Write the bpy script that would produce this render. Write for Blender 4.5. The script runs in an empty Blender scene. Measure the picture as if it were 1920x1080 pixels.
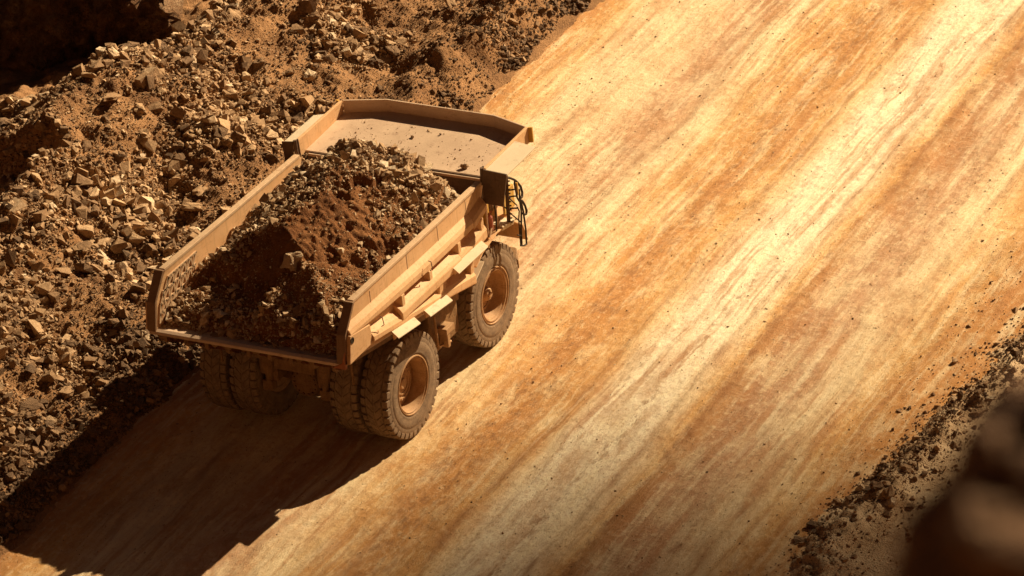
import bpy, bmesh, math, random
import numpy as np
from mathutils import Vector, Matrix
rng = np.random.default_rng(7); random.seed(7)
D = bpy.data; S = bpy.context.scene; C = S.collection
R = math.radians

# ------------------------------------------------------------------ camera
CAM = np.array([-66.0658, -43.5702, 45.9267])
FW = np.array([0.76168233, 0.43782824, -0.47764679])
RT = np.array([0.45106488, -0.88750339, -0.09422423])
UP = np.array([0.46516718, 0.14368077, 0.87348459])
FPX = 7014.7
cd = D.cameras.new('camera'); cam = D.objects.new('camera', cd); C.objects.link(cam)
cam.matrix_world = Matrix(((RT[0], UP[0], -FW[0], CAM[0]), (RT[1], UP[1], -FW[1], CAM[1]), (RT[2], UP[2], -FW[2], CAM[2]), (0, 0, 0, 1)))
cd.sensor_width = 36; cd.lens = FPX / 1920 * 36; cd.clip_start = .5; cd.clip_end = 3000
cd.dof.use_dof = True; cd.dof.focus_distance = 95; cd.dof.aperture_fstop = 2.2
S.camera = cam
# ------------------------------------------------------------------ light
SUNV = Vector((1.34, -.57, 1.0)).normalized()
sl = D.lights.new('sun', 'SUN'); sun = D.objects.new('sun', sl); C.objects.link(sun)
sun.rotation_euler = SUNV.to_track_quat('Z', 'Y').to_euler()
sl.energy = 5; sl.angle = R(.5); sl.color = (1, .81, .53)
W = D.worlds.new('World'); S.world = W; W.use_nodes = True
nt = W.node_tree; bg = nt.nodes['Background']
sky = nt.nodes.new('ShaderNodeTexSky'); sky.sky_type = 'NISHITA'; sky.sun_disc = False
sky.sun_elevation = math.asin(SUNV.z); sky.sun_rotation = math.atan2(SUNV.x, SUNV.y)
sky.air_density = .15; sky.dust_density = 1.2; sky.ozone_density = 0
tint = nt.nodes.new('ShaderNodeMixRGB'); tint.blend_type = 'MULTIPLY'; tint.inputs[0].default_value = 1
tint.inputs[2].default_value = (.22, .18, .16, 1)
nt.links.new(sky.outputs[0], tint.inputs[1]); nt.links.new(tint.outputs[0], bg.inputs[0]); bg.inputs[1].default_value = .05
S.view_settings.view_transform = 'Standard'; S.view_settings.look = 'None'
S.view_settings.gamma = 1; S.view_settings.exposure = 1.12; S.view_settings.use_curve_mapping = False

# ------------------------------------------------------------------ helpers
def tag(o, label=None, cat=None, group=None, kind=None):
    for k, v in (('label', label), ('category', cat), ('group', group), ('kind', kind)):
        if v: o[k] = v
    return o
def link(name, me, m=None, parent=None):
    o = D.objects.new(name, me); C.objects.link(o)
    if m and me: me.materials.clear(); me.materials.append(m)
    if parent: o.parent = parent
    return o
def empty(name, loc=(0, 0, 0), parent=None):
    o = D.objects.new(name, None); C.objects.link(o); o.location = loc; o.parent = parent; return o
def np_mesh(name, V, F, col=None, smooth=False):
    """F: (n,k) index array"""
    V = np.asarray(V, 'f'); F = np.asarray(F, 'i'); n, k = F.shape
    me = D.meshes.new(name); me.vertices.add(len(V)); me.vertices.foreach_set('co', V.ravel())
    me.loops.add(n * k); me.loops.foreach_set('vertex_index', F.ravel())
    me.polygons.add(n); me.polygons.foreach_set('loop_start', np.arange(0, n * k, k, dtype='i'))
    me.polygons.foreach_set('loop_total', np.full(n, k, 'i'))
    me.polygons.foreach_set('use_smooth', np.full(n, smooth, bool))
    if col is not None:
        a = me.attributes.new('tone', 'FLOAT', 'POINT'); a.data.foreach_set('value', np.asarray(col, 'f'))
    me.update(calc_edges=True); return me
def _h(ix, iy, s):
    n = (ix.astype(np.int64) * 374761393 + iy.astype(np.int64) * 668265263 + s * 1442695041) & 0xffffffff
    n = ((n ^ (n >> 13)) * 1274126177) & 0xffffffff
    return ((n ^ (n >> 16)) & 0xffff) / 65535.
def noise(x, y, s=0):
    ix = np.floor(x); iy = np.floor(y); fx = x - ix; fy = y - iy
    def g(dx, dy):
        a = _h(ix + dx, iy + dy, s) * 2 * np.pi
        return np.cos(a) * (fx - dx) + np.sin(a) * (fy - dy)
    u = fx * fx * fx * (fx * (fx * 6 - 15) + 10); v = fy * fy * fy * (fy * (fy * 6 - 15) + 10)
    return ((g(0, 0) * (1 - u) + g(1, 0) * u) * (1 - v) + (g(0, 1) * (1 - u) + g(1, 1) * u) * v) * 1.5
def fbm(x, y, o=4, s=0, p=.5):
    r = 0; a = 1
    for i in range(o): r = r + a * noise(x * 2 ** i + 17.3 * i, y * 2 ** i - 9.1 * i, s + i); a *= p
    return r
def sstep(a, b, x):
    t = np.clip((x - a) / (b - a), 0, 1); return t * t * (3 - 2 * t)

class MB:
    def __init__(s): s.v = []; s.f = []
    def add(s, vs, fs):
        b = len(s.v); s.v += [tuple(map(float, v)) for v in vs]; s.f += [tuple(b + i for i in f) for f in fs]; return s
    def hexa(s, p):   # p: 4 bottom (ccw), 4 top
        return s.add(p, [(3, 2, 1, 0), (4, 5, 6, 7), (0, 1, 5, 4), (1, 2, 6, 5), (2, 3, 7, 6), (3, 0, 4, 7)])
    def box(s, x0, x1, y0, y1, z0, z1):
        return s.hexa([(x0, y0, z0), (x1, y0, z0), (x1, y1, z0), (x0, y1, z0), (x0, y0, z1), (x1, y0, z1), (x1, y1, z1), (x0, y1, z1)])
    def prism_y(s, poly, y0, y1):     # polygon in xz swept over y
        n = len(poly); v = [(x, y0, z) for x, z in poly] + [(x, y1, z) for x, z in poly]
        return s.add(v, [tuple(range(n)), tuple(reversed(range(n, 2 * n)))] + [((i + 1) % n, i, n + i, n + (i + 1) % n) for i in range(n)])
    def prism_z(s, poly, z0, z1):
        n = len(poly); z0 = z0 if hasattr(z0, '__len__') else [z0] * n; z1 = z1 if hasattr(z1, '__len__') else [z1] * n
        v = [(x, y, z0[i]) for i, (x, y) in enumerate(poly)] + [(x, y, z1[i]) for i, (x, y) in enumerate(poly)]
        return s.add(v, [tuple(reversed(range(n))), tuple(range(n, 2 * n))] + [(i, (i + 1) % n, n + (i + 1) % n, n + i) for i in range(n)])
    def sweep(s, secs):               # list of equal-length point rings
        n = len(secs[0]); v = [p for r in secs for p in r]; f = []
        for k in range(len(secs) - 1):
            for i in range(n): f.append((k * n + i, k * n + (i + 1) % n, (k + 1) * n + (i + 1) % n, (k + 1) * n + i))
        f += [tuple(reversed(range(n))), tuple(range((len(secs) - 1) * n, len(secs) * n))]
        return s.add(v, f)
    def tube(s, pts, r, n=8):
        pts = [Vector(p) for p in pts]; secs = []
        for i, p in enumerate(pts):
            d = (pts[min(i + 1, len(pts) - 1)] - pts[max(i - 1, 0)]).normalized()
            a = d.orthogonal().normalized() if i == 0 else (a - d * a.dot(d)).normalized()
            b = d.cross(a); rr = r[i] if hasattr(r, '__len__') else r
            secs.append([p + (a * math.cos(t) + b * math.sin(t)) * rr for t in [2 * math.pi * k / n for k in range(n)]])
        return s.sweep(secs)
    def lathe_y(s, prof, n=64, c=(0, 0, 0)):   # prof: (r, y)
        m = len(prof); v = []; f = []
        for k in range(n):
            a = 2 * math.pi * k / n
            for r, y in prof: v.append((c[0] + r * math.cos(a), c[1] + y, c[2] + r * math.sin(a)))
        for k in range(n):
            k2 = (k + 1) % n
            for i in range(m - 1): f.append((k * m + i, k * m + i + 1, k2 * m + i + 1, k2 * m + i))
        return s.add(v, f)
    def build(s, name, m, parent=None, bevel=0, smooth=False, label=None):
        me = D.meshes.new(name); me.from_pydata(s.v, [], s.f); me.update()
        bm = bmesh.new(); bm.from_mesh(me); bmesh.ops.recalc_face_normals(bm, faces=bm.faces); bm.to_mesh(me); bm.free()
        o = link(name, me, m, parent)
        if smooth:
            for p in me.polygons: p.use_smooth = True
        if bevel:
            b = o.modifiers.new('bevel', 'BEVEL'); b.width = bevel; b.segments = 2; b.limit_method = 'ANGLE'; b.angle_limit = R(35)
        if label: o['label'] = label
        return o

# ------------------------------------------------------------------ materials
class NT:
    def __init__(s, name):
        s.m = D.materials.new(name); s.m.use_nodes = True; s.t = s.m.node_tree; s.p = s.t.nodes['Principled BSDF']
        s.p.inputs['Specular IOR Level'].default_value = .2
    def n(s, typ, **kw):
        o = s.t.nodes.new(typ)
        for k, v in kw.items():
            if k.startswith('i_'):
                k = k[2:]; k = int(k) if k.isdigit() else k.replace('_', ' ')
                if isinstance(v, bpy.types.NodeSocket): s.t.links.new(v, o.inputs[k])
                else: o.inputs[k].default_value = v
            else: setattr(o, k, v)
        return o
    def l(s, a, b): s.t.links.new(a, b)
    def coord(s, scale=(1, 1, 1), obj=True):
        c = s.n('ShaderNodeTexCoord'); m = s.n('ShaderNodeMapping'); s.l(c.outputs['Object'], m.inputs[0]); m.inputs['Scale'].default_value = scale
        return m.outputs[0]
    def noise(s, vec, scale, detail=4, rough=.55):
        o = s.n('ShaderNodeTexNoise', i_Vector=vec, i_Scale=scale, i_Detail=detail, i_Roughness=rough); return o.outputs[0]
    def ramp(s, fac, stops, interp='LINEAR'):
        o = s.n('ShaderNodeValToRGB', i_0=fac); r = o.color_ramp; r.interpolation = interp
        while len(r.elements) < len(stops): r.elements.new(.5)
        for e, (p, c) in zip(r.elements, stops): e.position = p; e.color = (*c, 1) if hasattr(c, '__len__') else (c, c, c, 1)
        return o.outputs[0]
    def mix(s, fac, a, b, mode='MIX'):
        o = s.n('ShaderNodeMixRGB', blend_type=mode)
        for i, v in enumerate((fac, a, b)):
            if isinstance(v, bpy.types.NodeSocket): s.l(v, o.inputs[i])
            else: o.inputs[i].default_value = v if i == 0 else (*v, 1)
        return o.outputs[0]
    def math(s, op, a, b=0.):
        o = s.n('ShaderNodeMath', operation=op)
        for i, v in enumerate((a, b)):
            if isinstance(v, bpy.types.NodeSocket): s.l(v, o.inputs[i])
            else: o.inputs[i].default_value = v
        return o.outputs[0]
    def bump(s, h, dist=.02, strength=1, prev=None):
        o = s.n('ShaderNodeBump', i_Height=h, i_Distance=dist, i_Strength=strength)
        if prev: s.l(prev, o.inputs['Normal'])
        return o.outputs[0]
    def out(s, col, rough=.9, nrm=None):
        if isinstance(col, bpy.types.NodeSocket): s.l(col, s.p.inputs['Base Color'])
        else: s.p.inputs['Base Color'].default_value = (*col, 1)
        if isinstance(rough, bpy.types.NodeSocket): s.l(rough, s.p.inputs['Roughness'])
        else: s.p.inputs['Roughness'].default_value = rough
        if nrm: s.l(nrm, s.p.inputs['Normal'])
        return s.m

def rock_mat(name, stops, attr=True, bumpd=.02, scl=14):
    t = NT(name); v = t.coord()
    if attr: f = t.n('ShaderNodeAttribute', attribute_name='tone').outputs['Fac']
    else: f = t.n('ShaderNodeObjectInfo').outputs['Random']
    n1 = t.noise(v, scl, 5); f2 = t.math('ADD', f, t.math('MULTIPLY', t.math('SUBTRACT', n1, .5), .75))
    c = t.ramp(f2, stops)
    n2 = t.noise(v, scl * 3.2, 4, .65)
    c = t.mix(t.math('MULTIPLY', t.ramp(n2, [(.35, 0.), (.7, 1.)]), .35), c, (.36, .22, .11))
    nb = t.bump(n1, bumpd, .8); nb = t.bump(n2, bumpd * .35, .7, nb)
    return t.out(c, .88, nb)
ROCKS = [(0, (.06, .032, .018)), (.22, (.15, .082, .042)), (.45, (.28, .165, .085)), (.7, (.42, .265, .145)), (.9, (.54, .38, .235)), (1, (.66, .52, .36))]
M = {}
M['rock'] = rock_mat('rock', ROCKS)
M['boulder'] = rock_mat('boulder', ROCKS, False, .03, 9)
def soil_mat(name, a, b, c, scale=1., stretch=(1, 1, 1), bd=.05):
    t = NT(name); v = t.coord(stretch)
    n1 = t.noise(v, .7 * scale, 6, .6); n2 = t.noise(v, 9 * scale, 6, .7); n3 = t.noise(v, 45 * scale, 3, .6)
    col = t.ramp(t.math('ADD', t.math('MULTIPLY', n1, .6), t.math('MULTIPLY', n2, .4)), [(.36, a), (.5, b), (.64, c)])
    vo = t.n('ShaderNodeTexVoronoi', i_Vector=v, i_Scale=22 * scale, i_Randomness=1.)
    nb = t.bump(n2, bd, 1); nb = t.bump(vo.outputs['Distance'], bd * .5, .8, nb); nb = t.bump(n3, bd * .2, .8, nb)
    return t.out(col, .95, nb)
M['bank'] = soil_mat('bank soil', (.14, .066, .028), (.24, .12, .05), (.36, .19, .085))
M['clod'] = soil_mat('damp clod soil', (.10, .045, .018), (.17, .08, .032), (.26, .13, .055))
M['load'] = soil_mat('load soil', (.14, .052, .017), (.25, .10, .034), (.34, .155, .058), 1.8, bd=.06)
M['cliff'] = soil_mat('cliff rock', (.06, .025, .012), (.24, .12, .055), (.44, .28, .16), .8, bd=.3)
M['sand'] = soil_mat('verge sand', (.34, .20, .10), (.52, .35, .20), (.66, .48, .30), 1.2, bd=.05)
M['outcrop'] = soil_mat('outcrop rock', (.12, .06, .035), (.20, .11, .06), (.34, .20, .115), 2.2)

def road_mat():
    t = NT('packed dirt road'); c = t.n('ShaderNodeTexCoord').outputs['Object']
    def mp(sc, rot=0):
        m = t.n('ShaderNodeMapping'); t.l(c, m.inputs[0]); m.inputs['Scale'].default_value = sc; m.inputs['Rotation'].default_value = (0, 0, rot); return m.outputs[0]
    def th(n, a, b_): return t.ramp(n, [(a, 0.), (b_, 1.)])
    def mul(a, b_): return t.math('MULTIPLY', a, b_)
    sx = t.n('ShaderNodeSeparateXYZ', i_0=c)
    warp = mul(t.math('SUBTRACT', t.noise(mp((.08, .2, 1)), 1., 4, .55), .5), 1.3)
    warp2 = mul(t.math('SUBTRACT', t.noise(mp((.8, 1.6, 1)), 1., 7, .7), .5), .55)
    y = t.math('ADD', t.math('ADD', sx.outputs[1], warp), warp2)
    f = t.math('DIVIDE', t.math('ADD', y, 15.), 20.)     # y -15..5 -> 0..1
    cr = (.73, .55, .33); cr2 = (.88, .76, .55); org = (.50, .225, .065); or2 = (.62, .34, .12); pk = (.40, .20, .10); pk2 = (.52, .31, .18); dk = (.24, .11, .045)
    def Y(v): return (v + 15) / 20
    base = t.ramp(f, [(Y(-14.2), org), (Y(-13.3), org), (Y(-12.3), or2), (Y(-11.2), cr), (Y(-10.4), pk2), (Y(-9.3), pk), (Y(-8.6), or2), (Y(-7.8), cr2), (Y(-6.4), cr2), (Y(-5.6), or2), (Y(-4.3), org), (Y(-2.9), or2), (Y(-1.9), cr), (Y(-1.0), pk2), (Y(-.3), pk2), (Y(.6), cr), (Y(2.2), cr), (Y(3.1), or2), (Y(4.0), org), (Y(4.6), dk)])
    # soft clouds of pale and brown dust, only slightly drawn out along the road
    m1 = t.noise(mp((.45, 1.1, 1)), 1., 8, .68)
    col = t.mix(mul(th(m1, .50, .62), .40), base, (.82, .66, .40)); col = t.mix(mul(t.ramp(m1, [(.38, 1.), (.50, 0.)]), .45), col, (.46, .21, .08))
    # wheel-dragged streaks, broken up along their length
    brk = th(t.noise(mp((.8, 1.0, 1)), 1., 4), .38, .62)
    ws = t.n('ShaderNodeVectorMath', operation='ADD', i_0=mp((.055, 1.9, 1))); t.l(t.n('ShaderNodeVectorMath', operation='SCALE', i_0=t.n('ShaderNodeTexNoise', i_Vector=mp((.5, .9, 1)), i_Scale=1.1, i_Detail=6.).outputs['Color'], i_Scale=.28).outputs[0], ws.inputs[1])
    s1 = t.noise(ws.outputs[0], 1.5, 6, .62)
    col = t.mix(mul(mul(th(s1, .50, .62), brk), .5), col, (.44, .21, .09))
    s2 = t.noise(ws.outputs[0], 2.9, 6, .62); col = t.mix(mul(mul(th(s2, .50, .68), th(m1, .40, .56)), .4), col, (.88, .74, .50))
    s4 = t.noise(ws.outputs[0], 6.5, 6, .65); col = t.mix(mul(mul(th(s4, .53, .63), brk), .2), col, (.42, .20, .08)); col = t.mix(mul(mul(t.ramp(s4, [(.38, 1.), (.46, 0.)]), th(m1, .44, .56)), .2), col, (.90, .75, .50))
    # churned grain
    p1 = t.noise(mp((1.9, 2.5, 1)), 2.2, 10, .8); col = t.mix(mul(th(p1, .51, .62), .42), col, (.84, .68, .42))
    p2 = t.noise(mp((1.6, 1.9, 1)), 5.5, 9, .85); col = t.mix(mul(th(p2, .51, .60), .6), col, (.44, .22, .085)); col = t.mix(mul(t.ramp(p2, [(.36, 1.), (.44, 0.)]), .35), col, (.88, .72, .46))
    g2 = t.noise(mp((1, 1, 1)), 40, 3, .6); col = t.mix(mul(th(g2, .58, .72), .55), col, (.34, .16, .06))
    g3 = t.n('ShaderNodeTexVoronoi', i_Vector=mp((1, 1, 1)), i_Scale=5.)
    spots = mul(t.ramp(g3.outputs['Distance'], [(.04, 1.), (.12, 0.)]), t.ramp(t.n('ShaderNodeSeparateColor', i_0=g3.outputs['Color']).outputs[0], [(.80, 0.), (.82, 1.)], 'CONSTANT'))
    col = t.mix(mul(spots, .75), col, (.24, .11, .045))
    # rows of broken crumbs and pits where lugs tore the crust, and thin dark wheel lines that wander
    s3 = t.noise(mp((1.1, 2.4, 4)), 1.9, 5, .7)
    fl = t.math('DIVIDE', t.math('ADD', t.math('ADD', t.math('ADD', sx.outputs[1], warp), mul(t.math('SUBTRACT', t.noise(mp((.45, .9, 1)), 1.2, 6, .72), .5), .30)), 15.), 20.)
    rows = t.ramp(fl, [(Y(-10.9), 0.), (Y(-10.7), .8), (Y(-10.4), 0.), (Y(-9.0), 0.), (Y(-8.75), 1.), (Y(-8.5), .2), (Y(-7.6), 0.), (Y(-7.35), .9), (Y(-7.1), 0.), (Y(-6.5), 0.), (Y(-6.3), .7), (Y(-6.1), 0.), (Y(-5.2), .2), (Y(-4.2), .9), (Y(-3.6), .4), (Y(-3.0), 0.), (Y(-.75), 0.), (Y(-.6), .8), (Y(-.4), 0.)])
    col = t.mix(mul(mul(th(s3, .50, .60), rows), .8), col, (.28, .13, .055))
    wl = t.ramp(fl, [(Y(-11.7), 0.), (Y(-11.5), .6), (Y(-11.35), 0.), (Y(-9.15), 0.), (Y(-8.8), 1.), (Y(-8.6), 0.), (Y(-8.2), 0.), (Y(-8.05), .7), (Y(-7.9), 0.), (Y(-5.7), 0.), (Y(-5.55), .8), (Y(-5.35), 0.), (Y(-1.6), 0.), (Y(-1.45), .8), (Y(-1.2), 0.), (Y(1.35), 0.), (Y(1.5), .5), (Y(1.65), 0.)])
    col = t.mix(mul(mul(wl, t.math('ADD', mul(brk, .7), .3)), .9), col, (.30, .13, .05))
    # bundles of fine parallel grooves pressed by tyre shoulders, wandering together
    cv = t.n('ShaderNodeCombineXYZ', i_0=mul(sx.outputs[0], .05), i_1=mul(fl, 20.)).outputs[0]
    k1 = t.noise(cv, 2.6, 2, .5); k2 = t.noise(cv, 5.3, 2, .5); gate = th(t.noise(mp((.12, .35, 3)), 1., 3), .44, .56)
    gr = th(p2, .40, .55); col = t.mix(mul(mul(th(k1, .54, .64), gate), .5), col, (.42, .19, .07)); col = t.mix(mul(mul(t.ramp(k1, [(.36, 1.), (.46, 0.)]), mul(gate, gr)), .45), col, (.90, .75, .48))
    col = t.mix(mul(mul(th(k2, .56, .64), gate), .5), col, (.40, .18, .07)); col = t.mix(mul(mul(t.ramp(k2, [(.36, 1.), (.44, 0.)]), mul(gate, gr)), .4), col, (.90, .75, .49))
    # tread-lug ripples inside the two dragged lanes
    w = t.n('ShaderNodeTexWave', i_Vector=mp((1, .35, 1), R(14)), i_Scale=2.6, i_Distortion=5., i_Detail=4.); w.bands_direction = 'X'
    lane = t.ramp(f, [(Y(-10.6), 0.), (Y(-9.8), 1.), (Y(-9), 1.), (Y(-8.4), 0.), (Y(-1.8), 0.), (Y(-1), .8), (Y(-.2), .6), (Y(.6), 0.)])
    nb = t.bump(mul(mul(w.outputs['Fac'], lane), brk), .006, .5)
    nb = t.bump(k1, .03, .6, nb); nb = t.bump(t.math('SUBTRACT', 1., wl), .04, .6, nb); nb = t.bump(s4, .015, .7, nb); nb = t.bump(p1, .04, .9, nb); nb = t.bump(p2, .028, 1., nb); nb = t.bump(g2, .012, .8, nb)
    return t.out(col, .95, nb)
M['road'] = road_mat()

def paint(name, col, dust, amt=.6, rough=.6, sc=2., bd=.004, metal=0, streak=True):
    t = NT(name); v = t.coord(); n1 = t.noise(v, sc, 6, .65); n2 = t.noise(t.coord((14, 14, 1.2)), 1., 4, .6); n3 = t.noise(v, 26, 4, .7)
    f = t.math('ADD', t.math('MULTIPLY', n1, .6), t.math('MULTIPLY', n3, .4))
    c = t.mix(t.ramp(f, [(.38, max(0., amt - .35)), (.62, min(1., amt + .3))]), col, dust)
    if streak: c = t.mix(t.math('MULTIPLY', t.ramp(n2, [(.52, 0.), (.66, 1.)]), .3), c, tuple(x * .55 for x in col))
    c = t.mix(t.math('MULTIPLY', t.ramp(n3, [(.62, 0.), (.72, 1.)]), .45), c, tuple(x * .45 for x in dust))
    n4 = t.noise(t.coord((2.2, 2.2, 9)), 1.7, 7, .75); c = t.mix(t.math('MULTIPLY', t.ramp(n4, [(.56, 0.), (.62, 1.)]), .38), c, tuple(x * f_ for x, f_ in zip(col, (.62, .52, .5))))
    n5 = t.noise(t.coord((9, 9, 2)), 3., 5, .7); c = t.mix(t.math('MULTIPLY', t.ramp(n5, [(.66, 0.), (.70, 1.)]), .5), c, tuple(min(.85, x * 1.25 + .05) for x in dust))
    nb = t.bump(n3, bd, .7); t.p.inputs['Metallic'].default_value = metal
    return t.out(c, rough, nb)
M['body'] = paint('dusty tan body paint', (.61, .335, .145), (.72, .45, .245), .6)
M['edge'] = paint('shade-darkened brown edge', (.20, .11, .06), (.34, .20, .11), .5)  # tail edge: shade of its rear-facing side put into the paint colour
M['rail'] = paint('worn pale rail', (.56, .34, .19), (.64, .45, .28), .6, sc=4)
M['floor'] = paint('worn steel dusted', (.46, .31, .21), (.66, .47, .32), .6, .5, sc=1.2, streak=False)
M['ledge'] = paint('pale dust on ledge', (.60, .46, .30), (.70, .57, .40), .6, streak=False)
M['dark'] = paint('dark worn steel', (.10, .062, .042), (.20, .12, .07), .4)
M['under'] = paint('oily brown chassis', (.15, .08, .035), (.34, .19, .085), .5, sc=5, bd=.02)
M['yellow'] = paint('yellow machine paint', (.62, .34, .05), (.55, .34, .14), .35)
M['black'] = paint('black railing paint', (.025, .018, .014), (.12, .075, .04), .2, streak=False)
M['rust'] = paint('rusty red corner', (.36, .10, .035), (.40, .18, .08), .3)
M['red'] = paint('red paint', (.34, .06, .035), (.4, .2, .12), .5)
M['rim'] = paint('dusty rim', (.28, .14, .06), (.52, .32, .165), .55, sc=4, streak=False)
M['tyre'] = paint('dusty tyre rubber', (.13, .085, .055), (.33, .22, .13), .5, .9, sc=5, bd=.006, streak=False)
M['tread'] = M['tyre']
M['glass'] = paint('dusty glass', (.03, .03, .03), (.15, .1, .06), .2, .2, streak=False)

# ------------------------------------------------------------------ terrain
def bank_h(x, y):
    yy = y + .35 * noise(x * .35, y * .35, 3) + .12 * noise(x * 1.3, y * 1.3, 5)
    z = np.interp(yy, [3.3, 4.15, 5.4, 7, 9, 11, 12.3, 13.3, 15, 18, 24], [-.5, 0, .28, .85, 1.65, 2.55, 3.0, 2.7, 1.3, .2, 0])
    k = sstep(4.3, 6, y)
    z = z + k * (.42 * fbm(x * .28, y * .28, 3, 11) + .16 * fbm(x * 1.1, y * 1.1, 3, 21)) + sstep(4.1, 4.6, y) * .06 * fbm(x * 3.5, y * 3.5, 3, 31)
    z = z - 1.7 * sstep(11.0, 12.3, y + .3 * noise(x * .7, y * .7, 13)) * sstep(6.9, 5.9, x)
    z = z - 1.3 * sstep(11.6, 13.6, x) * np.exp(-((y - 13.2) / 1.7) ** 2)
    # darker tumbled windrow along the road edge, higher toward the far end
    z = z + (.18 + .5 * sstep(8, 14, x)) * np.exp(-((y - 5.6) / .9) ** 2) * sstep(4.2, 5, y) * (1 + .5 * noise(x * .9, y * .9, 8))
    return z
def road_h(x, y):
    z = .011 * fbm(x * 6.5, y * 8, 2, 49) + .03 * fbm(x * .5, y * .9, 4, 41) + .018 * fbm(x * .16 + .3 * noise(x * .6, y * .6, 43), y * 1.8, 3, 45) + .008 * fbm(x * 3.5, y * 4.5, 3, 47)
    for yc, w, d in ((-.7, .55, .05), (-9.5, .7, .06), (-3.9, .5, .03), (-12.3, .5, .05)):
        z = z - d * np.exp(-((y - yc + .25 * noise(x * .15, y * 0 + yc, 50)) / w) ** 2)
    return z - .004
def verge_yy(x, y): return y + .0085 * np.maximum(0, x + 3) ** 2 + .45 * noise(x * .4, y * .2, 61) + .2 * noise(x * 1.5, y * 1.1, 63)
def verge_h(x, y):
    yy = verge_yy(x, y)
    z = np.interp(yy, [-26, -19, -16.5, -14.9, -14.2, -13.6, -12.8], [-.6, -.2, .02, .16, .34, .05, -.3])
    z = z + sstep(-13.2, -13.8, yy) * (.05 * fbm(x * 1.2, y * 1.2, 3, 71)) + .02 * fbm(x * 6, y * 6, 3, 75)
    cl = np.exp(-((yy + 14.1) / .6) ** 2); return z + cl * .13 * fbm(x * 3.4, y * 3.4, 4, 77)
FH = np.array([FW[0], FW[1]]) / math.hypot(FW[0], FW[1])
def far_h(x, y):
    d = (x - CAM[0]) * FH[0] + (y - CAM[1]) * FH[1]
    wall = CAM[2] - 1.7 - np.maximum(0, d - 1.8) * 1.55
    n = fbm(x * .12, y * .12, 4, 81)
    w = wall + n * 1.6 * sstep(4, 12, d)
    g = -.45 + .5 * n * sstep(26, 50, np.hypot(x - 6, y)) + 6 * sstep(60, 200, x + .3 * y) * (1 + n)
    base = np.minimum(g, np.minimum(np.where((y > 3.5) & (y < 24), bank_h(x, y) - .5, 9), np.where(y < -12, verge_h(x, y) - .5, 9)))
    g = np.where((x > -22) & (x < 42) & (y > -26) & (y < 24), base, g)
    return np.maximum(g, w)
def grid(x0, x1, y0, y1, c, fn):
    nx = int((x1 - x0) / c) + 1; ny = int((y1 - y0) / c) + 1
    X, Y = np.meshgrid(np.linspace(x0, x1, nx), np.linspace(y0, y1, ny)); Z = fn(X, Y)
    V = np.stack([X.ravel(), Y.ravel(), Z.ravel()], 1); i = np.arange(nx * ny).reshape(ny, nx)
    F = np.stack([i[:-1, :-1].ravel(), i[:-1, 1:].ravel(), i[1:, 1:].ravel(), i[1:, :-1].ravel()], 1)
    return V, F
def terrain(name, m, *a):
    V, F = grid(*a); o = link(name, np_mesh(name, V, F, smooth=True), m); o['kind'] = 'structure'; return o
terrain('haul_road', M['road'], -26, 46, -20, 5.0, .075, road_h)
terrain('rubble_bank_slope', M['bank'], -22, 42, 3.6, 24, .08, bank_h)
terrain('road_verge', M['sand'], -22, 42, -26, -12.9, .08, verge_h)
terrain('ground', M['bank'], -420, 520, -420, 420, 3.0, far_h)
def top_h(x, y):
    x = np.asarray(x, float); y = np.asarray(y, float)
    return np.where(y > 3.6, np.maximum(bank_h(x, y), road_h(x, y)), np.where(y < -12.9, np.maximum(verge_h(x, y), road_h(x, y)), road_h(x, y)))

def ray(px, py):
    d = FW + RT * (px - 960) / FPX - UP * (py - 540) / FPX
    return d / np.linalg.norm(d)
def ground_at(px, py, h=top_h):
    d = ray(px, py); t = (6.5 - CAM[2]) / d[2]
    for _ in range(900):
        p = CAM + d * t
        if p[2] < h(p[0], p[1]): break
        t += .03
    return p

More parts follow.
